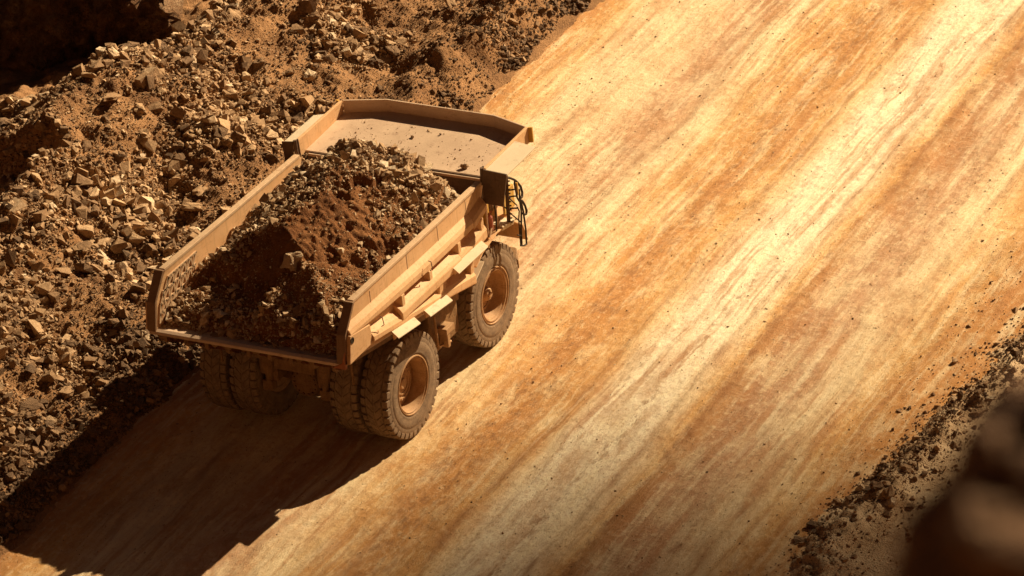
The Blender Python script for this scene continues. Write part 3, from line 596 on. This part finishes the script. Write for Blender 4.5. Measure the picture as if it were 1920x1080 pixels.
# front deck, fenders, engine housing, cab
hd = MB(); hd.prism_y([(4.7, 2.0), (6.4, 1.65), (6.55, 2.9), (6.4, 2.925), (4.9, 2.925)], -.85, .75); eng = hd.build('engine_housing', M['yellow'], T, .03)
gr = MB()
for k in range(12): gr.box(6.45 + .01 * k, 6.50 + .01 * k, -.75, .65, 1.75 + k * .1, 1.79 + k * .1)
gr.build('grille', M['black'], eng)
dk = MB(); dk.prism_z([(4.95, -2.35), (6.2, -2.35), (6.5, -1.9), (6.5, 1.9), (6.2, 2.45), (4.95, 2.45), (4.95, .8), (4.96, .8), (4.96, -.9), (4.95, -.9)], 2.93, 2.99); deck = dk.build('deck', M['body'], T, .01)
for s in (-1, 1):
    fd = MB()
    pts = [(3.55, 2.72), (3.95, 2.92), (4.75, 3.06), (5.55, 2.98), (6.05, 2.62), (6.25, 2.1)]
    fd.sweep([[(x, s * 1.5, z - .04), (x, s * 2.62, z - .04), (x, s * 2.62, z), (x, s * 1.5, z)] for x, z in pts]); fen = fd.build('front_fender', M['body'], T, .008)
    sk = MB(); sk.hexa([(5.0, s * 2.0, 2.95), (5.60, s * 2.0, 2.86), (5.60, s * 2.62, 2.84), (5.0, s * 2.62, 2.95), (5.0, s * 2.0, 3.10), (5.62, s * 2.0, 3.0), (5.62, s * 2.66, 2.98), (5.0, s * 2.66, 3.08)]); sk.build('step_box', M['ledge'], fen, .012)
    fl = MB(); fl.hexa([(3.35, s * 2.05, 2.42), (3.95, s * 2.05, 2.62), (3.95, s * 2.62, 2.62), (3.45, s * 2.62, 2.36), (3.35, s * 2.05, 2.46), (3.95, s * 2.05, 2.66), (3.95, s * 2.62, 2.66), (3.45, s * 2.62, 2.40)]); fl.build('mud_flap', M['ledge'], fen, .005)
bp = MB(); bp.hexa([(5.95, -2.45, 1.35), (6.55, -2.1, 1.35), (6.55, 2.1, 1.35), (5.95, 2.45, 1.35), (5.95, -2.45, 1.62), (6.55, -2.1, 1.62), (6.55, 2.1, 1.62), (5.95, 2.45, 1.62)]); bp.build('bumper', M['under'], T, .04)
cb = MB(); cb.hexa([(5.05, .6, 2.99), (6.75, .6, 2.99), (6.75, 2.1, 2.99), (5.05, 2.1, 2.99), (5.1, .65, 4.32), (6.5, .65, 4.32), (6.5, 2.05, 4.32), (5.1, 2.05, 4.32)]); cab = cb.build('cab', M['yellow'], T, .03)
gl = MB(); gl.box(5.25, 6.3, 2.09, 2.115, 3.5, 4.2); gl.box(5.3, 6.3, .60, .625, 3.5, 4.2); gl.hexa([(6.63, .75, 3.5), (6.70, .75, 3.5), (6.70, 1.95, 3.5), (6.63, 1.95, 3.5), (6.5, .75, 4.2), (6.56, .75, 4.2), (6.56, 1.95, 4.2), (6.5, 1.95, 4.2)]); gl.box(5.02, 5.06, .8, 1.9, 3.5, 4.2); gl.build('cab_window', M['glass'], cab)
# right-hand engine-bay side: yellow panel, air cleaner, extinguisher
ypn = MB(); ypn.box(4.62, 4.70, -2.48, -1.6, 3.1, 4.35); ypn.build('side_panel', M['yellow'], T, .01); ypn = MB(); ypn.box(5.55, 6.1, -2.44, -2.38, 3.1, 3.7); ypn.build('side_panel', M['yellow'], T, .01)
ac = MB(); ac.tube([(4.9, -1.9, 3.0), (4.9, -1.9, 4.0)], .28, 24); ac.tube([(5.5, -1.9, 3.0), (5.5, -1.9, 4.0)], .28, 24); ac.build('air_cleaner', M['under'], T)
ex = MB(); ex.tube([(4.66, -2.50, 3.15), (4.66, -2.50, 3.50), (4.66, -2.50, 3.56)], [.07, .07, .03], 16); ex.tube([(4.66, -2.50, 3.56), (4.66, -2.50, 3.62), (4.72, -2.54, 3.64)], .02, 8); ex.build('fire_extinguisher', M['red'], T)
ps = MB()
for a, b in (((4.45, -2.55, 3.05), (5.0, -2.5, 3.6)), ((4.5, -2.4, 3.25), (5.15, -2.45, 3.55)), ((4.55, -2.5, 2.95), (5.2, -2.5, 3.2)), ((5.0, -2.5, 2.9), (5.0, -2.5, 4.4)), ((4.45, -2.5, 2.75), (4.55, -2.5, 4.2))): ps.tube([a, b], .03, 8)
ps.build('brace', M['rail'], T)
# exhaust/handrail column and railing loops at the right front
po = MB(); po.tube([(5.40, -2.60, 2.95), (5.53, -2.60, 4.5)], .05, 12)
for k in range(11): z = 3.0 + k * .11; po.tube([(5.40 + k * .009, -2.62, z), (5.40 + k * .009, -2.70, z + .02)], .022, 6)
po.build('grab_column', M['dark'], T)
hr = MB(); yb = -2.58
def L(pts, r=.024): hr.tube([(x, yb + d, z) for x, d, z in pts], r, 8)
OUT = (-.43, -.25, .27)
def K(pts, r=.024, k0=1., k1=1.):      # rails standing on the outer edge of the side platform
    n = len(pts) - 1; L([(x + OUT[0] * (k0 + (k1 - k0) * i / n), OUT[1] * (k0 + (k1 - k0) * i / n), z + OUT[2] * (k0 + (k1 - k0) * i / n)) for i, (x, z) in enumerate(pts)], r)
K([(5.54, 4.12), (5.57, 4.16), (5.69, 4.09), (5.91, 3.93), (6.06, 3.78), (6.21, 3.58), (6.26, 3.39), (6.23, 3.28), (6.17, 3.28), (6.11, 3.34)], .032, 0, 1)
K([(5.95, 3.88), (5.91, 3.79), (5.98, 3.37), (6.06, 3.24)])
K([(5.53, 3.82), (5.87, 3.66)], .022, 0, 1); K([(5.52, 3.65), (5.99, 3.42)], .022, 0, 1); K([(5.51, 3.33), (5.95, 3.10)], .022, 0, 1)
K([(6.09, 3.27), (6.21, 3.17), (6.33, 2.97), (6.38, 2.80), (6.34, 2.73), (6.26, 2.76), (6.17, 2.84)], .03)
K([(6.12, 3.54), (6.09, 3.23), (6.11, 2.94), (6.06, 2.69), (6.01, 2.48), (5.96, 2.07)]); K([(6.14, 3.2), (6.21, 2.89), (6.22, 2.66), (6.24, 2.37), (6.2, 1.94)]); K([(5.93, 3.14), (6.01, 2.99), (5.94, 2.8), (5.9, 2.07)], .018)
K([(5.52, 3.65), (5.94, 3.17)], .016, 0, 1); K([(5.51, 3.22), (6.07, 2.62)], .016, 0, 1); K([(5.05, 3.74), (5.43, 3.34)], .016, 0, 0); K([(5.04, 3.81), (5.39, 3.78)], .016, 0, 0); K([(5.24, 3.96), (5.46, 3.74)], .016, 0, 0)
K([(5.9, 2.07), (6.07, 1.98), (6.21, 1.96)]); K([(5.78, 2.43), (6.0, 2.29)], .018); K([(4.82, 3.77), (4.84, 3.48), (4.81, 3.22), (4.78, 2.93)], .022, 0, 0)
hr.build('handrail', M['black'], T)
hr = MB(); yb = 2.45
L([(5.0, 0, 3.0), (5.0, 0, 3.9), (6.8, 0, 3.9), (6.85, 0, 3.0)]); L([(5.0, 0, 3.5), (6.85, 0, 3.5)]); L([(5.9, 0, 3.9), (5.9, 0, 3.0)]); hr.build('handrail', M['black'], T)
mr = MB(); mr.box(5.56, 5.60, -2.86, -2.80, 3.72, 4.05); mr.build('mirror', M['yellow'], T)
ld = MB()
for y in (1.5, 2.0): ld.tube([(6.75, y, .7), (6.6, y, 2.95)], .03, 8)
for k in range(7): ld.tube([(6.73 - k * .02, 1.5, .85 + k * .3), (6.73 - k * .02, 2.0, .85 + k * .3)], .02, 6)
ld.build('ladder', M['black'], T)
lt = []
for s in (-1, 1):
    l = MB(); l.tube([(6.56, s * 1.3, 1.5), (6.64, s * 1.3, 1.5)], .12, 16); l.build('headlight', M['glass'], T)

# ------------------------------------------------------------------ the load
def load_h(x, y):
    x = np.asarray(x, float); y = np.asarray(y, float)
    n1 = noise(x * .9, y * .9, 201); n2 = fbm(x * 2.2, y * 2.2, 3, 205)
    front = 6.0 - 1.05 * np.maximum(0, x - 3.15) - .62 * np.maximum(0, np.abs(y + .25) - .75) * sstep(1.6, 3.4, x) * 1.3
    rear = 5.46 + 1.05 * (x + .62 - np.interp(y, [0, .5, 1.2, 2.0, 2.5], [0, .35, .95, .8, .3])) - 0 * .16 * np.abs(y - .6) + np.where(y < -.35, .9 * (-.35 - y) * .35, 0)
    left = 5.58 + .12 * np.clip(x, 0, 3) - .54 * np.maximum(0, y - .1) - .16 * np.maximum(0, y - 1.4)
    right = 5.58 + .16 * x - .50 * np.maximum(0, -y) - .12 * np.maximum(0, -y - 1.3)
    rr = 4.95 + .42 * (x + 1.0) - .42 * np.maximum(0, -y - .2)     # lit shoulder falling to the right tail corner
    h = np.minimum(np.minimum(front, rear), np.minimum(left, right))
    h = np.where(x < 0, np.maximum(h, np.minimum(rr, right) - np.where(y > -.25, (y + .25) * 1.6, 0)), h)
    # gullies running down the right flank
    g = np.abs(noise(x * .8 + y * .5 + .35 * n2 + .5 * n1, y * .35, 217)); h = h - .26 * (1 - sstep(0, .30, g)) * (.6 + .6 * n1) * sstep(.2, -.5, y) * sstep(-1.6, -.6, x) * sstep(3, 2, x)
    core = sstep(1.2, .5, np.hypot((x - .1) / 1.9, (y + .7 + .2 * x) / 1.15)); h = h + core * (.10 * np.abs(noise(x * 2.6 + y * 1.2, y * .9 - x * .4, 231)) - .05 + .05 * fbm(x * 5 + y * 2, y * 2.2, 3, 233)); h = h + .10 * n1 + .085 * n2 + .03 * fbm(x * 7, y * 7, 3, 221)
    tail = np.interp(x, [-2.9, -2.62, -2.3, -1.8], [3.35, 3.52, 3.84, 4.0]) + .05 * n2
    h = np.maximum(h, tail); h = np.where(x < -2.3, np.minimum(h, np.interp(x, [-2.95, -2.62, -2.3], [3.35, 3.52, 4.2]) + .04 * n2), h)
    side_cap = np.where(y > 0, 4.28, 4.40) + .8 * (2.5 - np.abs(y)) + .05 * n2
    return np.minimum(h, np.where(np.abs(y) > 2.1, np.minimum(side_cap, h), h))
V, F = grid(-2.90, 4.40, -2.50, 2.50, .03, load_h)
V[:, 0] = np.where(V[:, 0] > 3.2, np.minimum(V[:, 0], 3.25 + (V[:, 2] - FZF) * .62 + .02), V[:, 0])
lo = link('ore_heap', np_mesh('ore_heap', V, F, smooth=True), M['load'])
tag(lo, 'brown soil and crushed ore heaped in the bed of the truck', 'ore', kind='stuff')

# ------------------------------------------------------------------ loose rock
def vis(x, y, z, m=30):
    q = np.stack([x, y, z], -1) - CAM; d = q @ FW; u = 960 + FPX * (q @ RT) / d; v = 540 - FPX * (q @ UP) / d
    return (u > -m) & (u < 1920 + m) & (v > -m) & (v < 1080 + m), u, v
nr = np.random.default_rng(11)
# the boulders one can pick out in the picture: centre, width (photo px), flatness, label
BOULD = [
 (212,182,56,.55,'big pale flat slab tilted on the crest of the rubble bank'),(274,146,44,.8,'tall pale block standing on the crest beside the shaded cliff'),
 (262,206,38,.85,'blocky brown boulder just below the pale crest slab'),(196,224,36,.9,'rounded boulder left of the blocky brown one under the crest'),
 (436,27,42,.7,'large pale boulder at the top edge of the rubble bank'),(333,66,26,1,'dark pointed boulder near the sunlit gap by the cliff'),
 (318,80,34,.6,'flat brown slab lying under the dark pointed boulder'),(347,182,24,.9,'small square boulder on the upper bank'),
 (375,233,26,.7,'grey leaning stone on the middle bank'),(268,256,38,.6,'low flat boulder beneath the crest boulders'),(337,275,34,.85,'craggy grey boulder in the middle of the bank'),
 (241,168,30,.7,'brown boulder between the crest slab and the tall pale block'),(119,332,36,.45,'long flat slab stacked on a darker one at the left'),(150,336,28,.85,'dark broad stone right of the long flat slab'),
 (122,379,26,1,'upright tan block below the long flat slab'),(78,400,24,.9,'dark brown block near the left shaded slope'),(178,396,32,1,'large dark rounded boulder in a hollow of the bank'),
 (219,378,26,.9,'brown wedge standing right of the dark rounded boulder'),(299,388,42,.4,'long layered slab near the middle of the bank'),(358,392,46,.7,'big grey mottled boulder near the truck bed wall'),
 (300,412,34,.8,'pale cracked block under the long layered slab'),(164,434,38,.95,'big speckled boulder on the left of the bank'),(174,458,32,.65,'oval mottled stone touching the big speckled boulder'),
 (320,448,42,.8,'broad tan boulder left of the truck bed wall'),(256,424,32,.5,'flat pale stone left of the pale cracked block'),(342,420,22,.9,'small tan cube beside the big grey mottled boulder'),
 (325,342,38,.6,'flat brown stone above the long layered slab'),(372,357,42,.4,'thin streaked slab close to the truck bed wall'),(199,489,34,.7,'tan double block on the lower left bank'),
 (183,504,30,.8,'pale rough boulder under the tan double block'),(119,509,34,.4,'low pale slab on the far left bank'),(210,543,28,1,'tall brown block near the tail of the truck'),
 (65,559,30,.6,'flat buff slab at the left edge of the bank'),(135,566,24,1,'dark cubic block at the left of the bank'),(173,657,34,.9,'rounded buff boulder standing alone on the lower bank'),
 (94,673,30,.85,'egg shaped boulder on the lower left bank'),(129,735,50,.75,'largest pale boulder at the foot of the bank'),(91,709,26,1.3,'long upright stone left of the largest pale boulder'),
 (33,626,40,.45,'wide flat stone at the left edge of the lower bank'),(85,635,32,.8,'brown rounded boulder above the egg shaped one'),(195,602,26,.7,'small angular boulder beside the tail of the truck'),
 (57,764,38,.5,'grey flat slab at the lower left of the bank'),(57,803,28,.9,'brown block under the grey flat slab'),(99,792,24,1,'pale stone just above the shaded road edge'),
 (36,838,26,.9,'bright square stone at the bottom left of the bank'),(102,813,22,.8,'small round boulder on the shadow line of the bank'),(176,813,28,.8,'dim boulder lying in the truck shadow on the bank'),
 (217,833,22,.6,'flat stone on the shaded edge of the road'),(486,122,32,.85,'brown block on the upper bank above the truck'),(538,139,36,.65,'layered grey boulder left of the truck canopy'),
 (580,143,30,.7,'dark broken boulder above the truck canopy'),(848,7,40,.5,'grey plank-like rock at the top edge above the road'),(961,42,28,.9,'pale twin boulder on the dirt slope above the road'),
 (978,17,24,.7,'small pale stone above the pale twin boulder'),(660,169,26,.8,'tan block just behind the truck canopy'),(712,165,22,1,'leaning stone behind the middle of the truck canopy'),
 (704,76,24,.8,'brown stone alone on the smoother dirt slope'),(620,39,26,.8,'knobbly block on the tyre-marked dirt at the top'),(624,70,26,.9,'dark lump under the knobbly block'),
 (507,253,30,.7,'tilted pink slab left of the canopy side ledge'),(471,278,28,.6,'dull flat stone beside the left bed wall'),(22,682,24,.7,'buff stone on the far left edge of the lower bank'),
 (208,624,30,.6,'flat tan rock below the tail corner of the truck'),(271,632,26,.7,'pale rock under the left tail corner of the truck'),
]
STOP = set('on standing tilted just left at under lying between beneath right in near touching above close beside of stacked alone behind leaning lodged seen with lower below'.split())
def short(l):
    w = l.split(); k = next((i for i, a in enumerate(w) if i > 1 and a in STOP), len(w)); return ' '.join(w[:k])
used_labels = set()
def near_label(u, v, fl, size, lm):
    q = sorted(lm, key=lambda m: math.hypot(m[0] - u, m[1] - v)); a, b_ = q[0], q[1]
    shp = 'flat' if fl < .75 else 'blocky' if fl < 1. else 'tall'; sz = 'large' if size > .33 else 'medium' if size > .22 else 'small'
    dx, dy = u - a[0], v - a[1]; dirn = ('right of' if dx > 0 else 'left of') if abs(dx) > abs(dy) else ('below' if dy > 0 else 'above')
    for c in (f'{shp} rock {dirn} the {a[2]}', f'{sz} {shp} rock {dirn} the {a[2]}', f'{sz} {shp} rock {dirn} the {a[2]}, {"upper" if dy < 0 else "lower"} {"left" if dx < 0 else "right"} side', f'{shp} rock between the {a[2]} and the {b_[2]}', f'{sz} {shp} rock {dirn} the {a[2]}, farther off', f'{sz} {shp} rock nearest the {a[2]} after its closer neighbours {dirn} it', f'{shp} rock away from the {a[2]} toward the {q[2][2]}', f'{sz} {shp} rock far {dirn} the {a[2]}, toward the {b_[2]}'):
        if c not in used_labels and len(c.split()) <= 16: used_labels.add(c); return c
    return f'{sz} {shp} rock among the others {dirn} the {a[2]}'
placed = []
for i, (px, py, w, fl, lab) in enumerate(BOULD):
    p = ground_at(px, py + w * .12); put_rock(p, w / 73 * 1.08, lab, 'boulders on the rubble bank', fl, sink=.25, k=i * 7, cat='boulder'); placed.append((p[0], p[1], w / 73))
placed = np.array(placed)
# rubble over the bank
N = 420000; x = nr.uniform(-20, 34, N); y = nr.uniform(4.0, 19, N); z = top_h(x, y); ok, u, v = vis(x, y, z)
dens = .60 + 1.15 * noise(x * .30, y * .30, 301) + .45 * noise(x * 1.1, y * 1.1, 303)
soft = sstep(.0, 1., 1 - np.abs(v - (190 - .28 * (u - 560))) / 150) * sstep(540, 700, u) * sstep(1010, 900, u)   # smoother dirt slope above the canopy
dens = dens - .75 * soft * np.clip(noise(x * .5, y * .5, 305) + .75, 0, 1) + .3 * sstep(500, 250, u)
ok &= (nr.uniform(0, 1, N) < np.clip(dens, .42, 1)) & (y > 4.35 + .4 * noise(x * .8, y * 0, 9))
ok &= ~((x > 11.5) & (y > 13.4))
x, y, z, u, v, dens, soft = (a[ok] for a in (x, y, z, u, v, dens, soft)); n = len(x)
size = .038 * nr.uniform(0.0004, 1, n) ** (-1 / 2.42); fringe = sstep(7.0, 5.6, y); size = np.minimum(size, np.where(fringe > .4, .20, .55)); size *= 1 + .35 * sstep(.5, 1.2, dens) - .2 * soft
size = np.where(dens < .42, np.minimum(size, .16) * .72, size); size = np.minimum(size, .44)
order = np.argsort(-size); NB = 150; od = order[:700]
d = np.min(np.hypot(x[od, None] - placed[:, 0], y[od, None] - placed[:, 1]) - placed[:, 2] * .5 - size[od, None] * .4, axis=1)
big = [k for k, q in zip(od, d) if q > .02][:NB]; bigset = set(big)
def zone(u, v, y):
    if y < 7: return 'brown stone in the clod windrow along the left road edge'
    if u < 300 and v < 330: return 'angular brown rock near the crest of the rubble bank'
    if u > 430: return 'brown rock on the dirt slope above the truck'
    if v > 560: return 'buff rock in the loose rubble on the lower left of the bank'
    return 'angular tan rock in the rubble left of the truck bed'
LM = [(a, b_, short(l)) for a, b_, w, f_, l in BOULD]
for k in big: fl = random.uniform(.6, 1.2); zn = zone(u[k], v[k], y[k]); put_rock((x[k], y[k], z[k]), size[k] * 1.1, near_label(u[k], v[k], fl, size[k], LM), zn.replace('rock', 'rocks').replace('stone', 'stones'), fl)
rest = np.setdiff1d(np.arange(n), big); rest = rest[size[rest] < size[big[-1]] * 1.05]
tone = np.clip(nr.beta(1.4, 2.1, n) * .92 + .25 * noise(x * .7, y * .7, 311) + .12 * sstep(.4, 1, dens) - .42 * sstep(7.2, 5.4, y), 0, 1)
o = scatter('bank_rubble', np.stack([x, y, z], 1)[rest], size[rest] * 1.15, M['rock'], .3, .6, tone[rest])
tag(o, 'loose broken stone covering the bank beside the road', 'rubble')
print('bank stones', len(rest), 'big', len(big), size[big[-1]])
# pebbles on the road
N = 26000; x = nr.uniform(-10, 30, N); y = nr.uniform(-13.6, 4.2, N); e = np.minimum(4.2 - y, y + 13.6)
ok = nr.uniform(0, 1, N) < .28 + .72 * np.exp(-e / .5); x, y = x[ok], y[ok]; s_ = .017 * nr.uniform(.004, 1, len(x)) ** (-1 / 2.9); s_ = np.minimum(s_, .07)
o = scatter('road_pebbles', np.stack([x, y, road_h(x, y)], 1), s_, M['rock'], .4, .5); tag(o, 'small pebbles strewn over the dirt road', 'pebbles')
# verge berm
N = 90000; x = nr.uniform(-12, 16, N); y = nr.uniform(-21, -13.0, N); z = top_h(x, y); ok, u, v = vis(x, y, z)
yy = verge_yy(x, y)
dn = np.exp(-((yy + 14.0) / .6) ** 2) * (.85 + .8 * noise(x * .8, y * .8, 401)) + .16 * (yy < -14.5) + .03
dn = dn * (.45 + .55 * sstep(-1, 3, x)); ok &= nr.uniform(0, 1, N) < dn; x, y, z, yy, u, v = (a[ok] for a in (x, y, z, yy, u, v)); s_ = .034 * nr.uniform(.004, 1, len(x)) ** (-1 / 2.3); s_ = np.minimum(s_, np.where(yy < -15, .14, .34))
order = np.argsort(-s_); bg_ = order[:22]; rs = order[22:]
for k in bg_: fl = random.uniform(.6, 1.1); put_rock((x[k], y[k], z[k]), s_[k], near_label(u[k], v[k], fl, s_[k], [(1500, 1012, 'dark clod of the right berm'), (1832, 776, 'dark upright berm rock'), (1700, 880, 'grey berm stone'), (1626, 919, 'low flat berm stone'), (1746, 858, 'brown berm stone')]), 'rocks in the right road berm', fl)
o = scatter('berm_stones', np.stack([x, y, z], 1)[rs], s_[rs], M['rock'], .6, .6, np.clip(nr.beta(2, 2.4, len(rs)) - .22 * (yy[rs] > -14.5), 0, 1)); tag(o, 'dark clods and stones along the right edge of the road', 'stones')
for px, py, w, fl, lab in ((1500,1012,34,.8,'dark clod at the lower end of the right berm'),(1832,776,24,1,'dark upright rock in the right berm'),(1856,748,22,.7,'pale rock above the upright one in the right berm'),(1700,880,22,.7,'grey stone at the middle of the right berm'),(1626,919,18,.6,'low flat stone on the sand beside the right berm'),(1746,858,22,.7,'brown stone between the grey stone and the pale rock of the berm')):
    put_rock(ground_at(px, py), w / 73, lab, 'boulders in the right berm', fl, cat='boulder', sink=.6)

# stones in the load
LB = [(545,490,52,1.1,'big pale block lodged on the sunny face of the ore heap'),(796,316,44,.55,'large brown slab near the front right of the heap'),(628,267,18,1,'cube shaped stone at the front left top of the heap'),
 (676,272,24,1,'angular stone on top of the heap at the canopy edge'),(838,268,18,.8,'stone at the far right top of the heap'),(795,272,22,.8,'tan stone beside the canopy edge'),(762,280,34,.5,'long dark slab leaning at the canopy edge'),
 (503,642,26,.8,'pale boulder at the tail edge of the load'),(484,632,24,.9,'brown boulder behind the pale one at the tail edge'),(443,637,20,.8,'small pale lump at the tail edge'),(535,635,26,.8,'tan boulder right of the pale one at the tail edge'),
 (528,600,18,.7,'pinkish flat stone above the tail edge'),(350,607,22,.9,'pale stone in the shaded tail of the load'),(328,585,20,.9,'dim rounded stone by the left tail wall'),(611,640,16,.7,'small buff stone near the right tail corner'),
 (430,470,18,.8,'grey stone in the shaded rear face of the heap'),(560,330,26,.9,'brown block by the left front of the bed'),(575,312,24,.8,'buff block in front of the headboard'),(450,400,20,.8,'tan block along the left bed wall'),(855,345,20,.9,'pale block against the right of the headboard')]
for i, (px, py, w, fl, lab) in enumerate(LB):
    p = ground_at(px, py + w * .15, lambda a, b: load_h(a, b) if (-2.9 < a < 4.35 and abs(b) < 2.5) else -9); put_rock(p, w / 73, lab, 'larger stones in the load', fl, k=i * 5 + 3, sink=.2)
pc = CAM + ray(872, 315) * ((4.62 - CAM[2]) / ray(872, 315)[2]); put_rock(pc, .26, 'lone square stone lying on the canopy floor', None, 1., k=4, sink=.1)
N = 42000; x = nr.uniform(-2.8, 4.35, N); y = nr.uniform(-2.46, 2.46, N); z = load_h(x, y)
soil = sstep(1.15, .6, np.hypot((x - .1) / 2.0, (y + .7 + .2 * x) / 1.2) + .4 * noise(x * 1.1, y * 1.1, 511))
scarp = (x < np.interp(y, [-.3, 0, 1.5, 2.2], [-.8, -.6, -.3, -.5])) & (x > -1.75) & (y > -.3)
pr = np.where(scarp, .16, np.where(x > 2.2, .95, .62)) * (1 - .9 * soil); pr = np.where(y > 1.3, np.maximum(pr, .7 * (x > -.8)), pr)
ok = nr.uniform(0, 1, N) < pr; ok &= ~((x > 3.9) & (z < 4.6)); x, y, z = x[ok], y[ok], z[ok]
s_ = .030 * nr.uniform(.002, 1, len(x)) ** (-1 / 2.5); s_ = np.minimum(s_, .24); s_ *= np.where((x > 2.2) | (x < -2) | (y > 1.2), 1.35, .9)
order = np.argsort(-s_); bl = order[:36]; rs = order[36:]
def lz(x, y):
    if x > 2.2: return 'broken tan stone at the front of the ore heap'
    if x < -1.8: return 'brown stone near the tail edge of the bed'
    return 'angular stone on the flank of the ore heap' if y < 1.2 else 'angular stone along the left bed wall'
_, u, v = vis(x, y, z); LL = [(a, b_, short(l)) for a, b_, w, f_, l in LB]
for k in bl: fl = random.uniform(.7, 1.1); put_rock((x[k], y[k], z[k]), s_[k], near_label(u[k], v[k], fl, s_[k], LL), lz(x[k], y[k]).replace('stone', 'stones'), fl)
o = scatter('ore_gravel', np.stack([x, y, z], 1)[rs], s_[rs], M['rock'], .2, .7, np.clip(nr.beta(2.2, 1.6, len(rs)) + .1, 0, 1)); tag(o, 'crushed stone spread over the ore heap in the truck', 'gravel')
# crumbs on the canopy floor
n = 170; x = 4.85 + nr.beta(1, 1.8, n) * 1.9; y = nr.uniform(-2.4, 2.0, n); s_ = .02 * nr.uniform(.03, 1, n) ** (-1 / 2.4)
o = scatter('canopy_crumbs', np.stack([x, y, 4.605 + (x - 4.7) * .04], 1), np.minimum(s_, .09), M['rock'], .1, .5); tag(o, 'stone crumbs scattered on the canopy floor', 'crumbs')

# out-of-focus rock on the rim just in front of the camera
def outcrop():
    bm = bmesh.new(); bmesh.ops.create_icosphere(bm, subdivisions=5, radius=1); c0 = CAM + FW * 6.0 + RT * (1225 / FPX * 6) - UP * (640 / FPX * 6)
    V = np.array([v.co[:] for v in bm.verts]); nrm = V.copy(); n = fbm(V[:, 0] * 1.6 + V[:, 2], V[:, 1] * 1.6 - V[:, 2] * .7, 4, 601); n2 = fbm(V[:, 0] * 5 + V[:, 2] * 3, V[:, 1] * 5 + 2 * V[:, 2], 3, 605)
    k = 1 + .09 * n + .05 * n2; V = V * k[:, None]; sc = np.where(V[:, 2] > 0, .45, 3.6); wd = np.where(V[:, 2] > 0, .44, .44 + .5 * np.clip(-V[:, 2], 0, 1))
    V = np.stack([V[:, 0] * wd, V[:, 1] * wd, V[:, 2] * sc], 1) + c0
    for v, p in zip(bm.verts, V): v.co = p
    me = D.meshes.new('rim_rock'); bm.to_mesh(me); bm.free()
    o = link('rim_rock', me, M['outcrop']); tag(o, 'dark out of focus rock on the rim in the lower right foreground', 'rock')
outcrop()
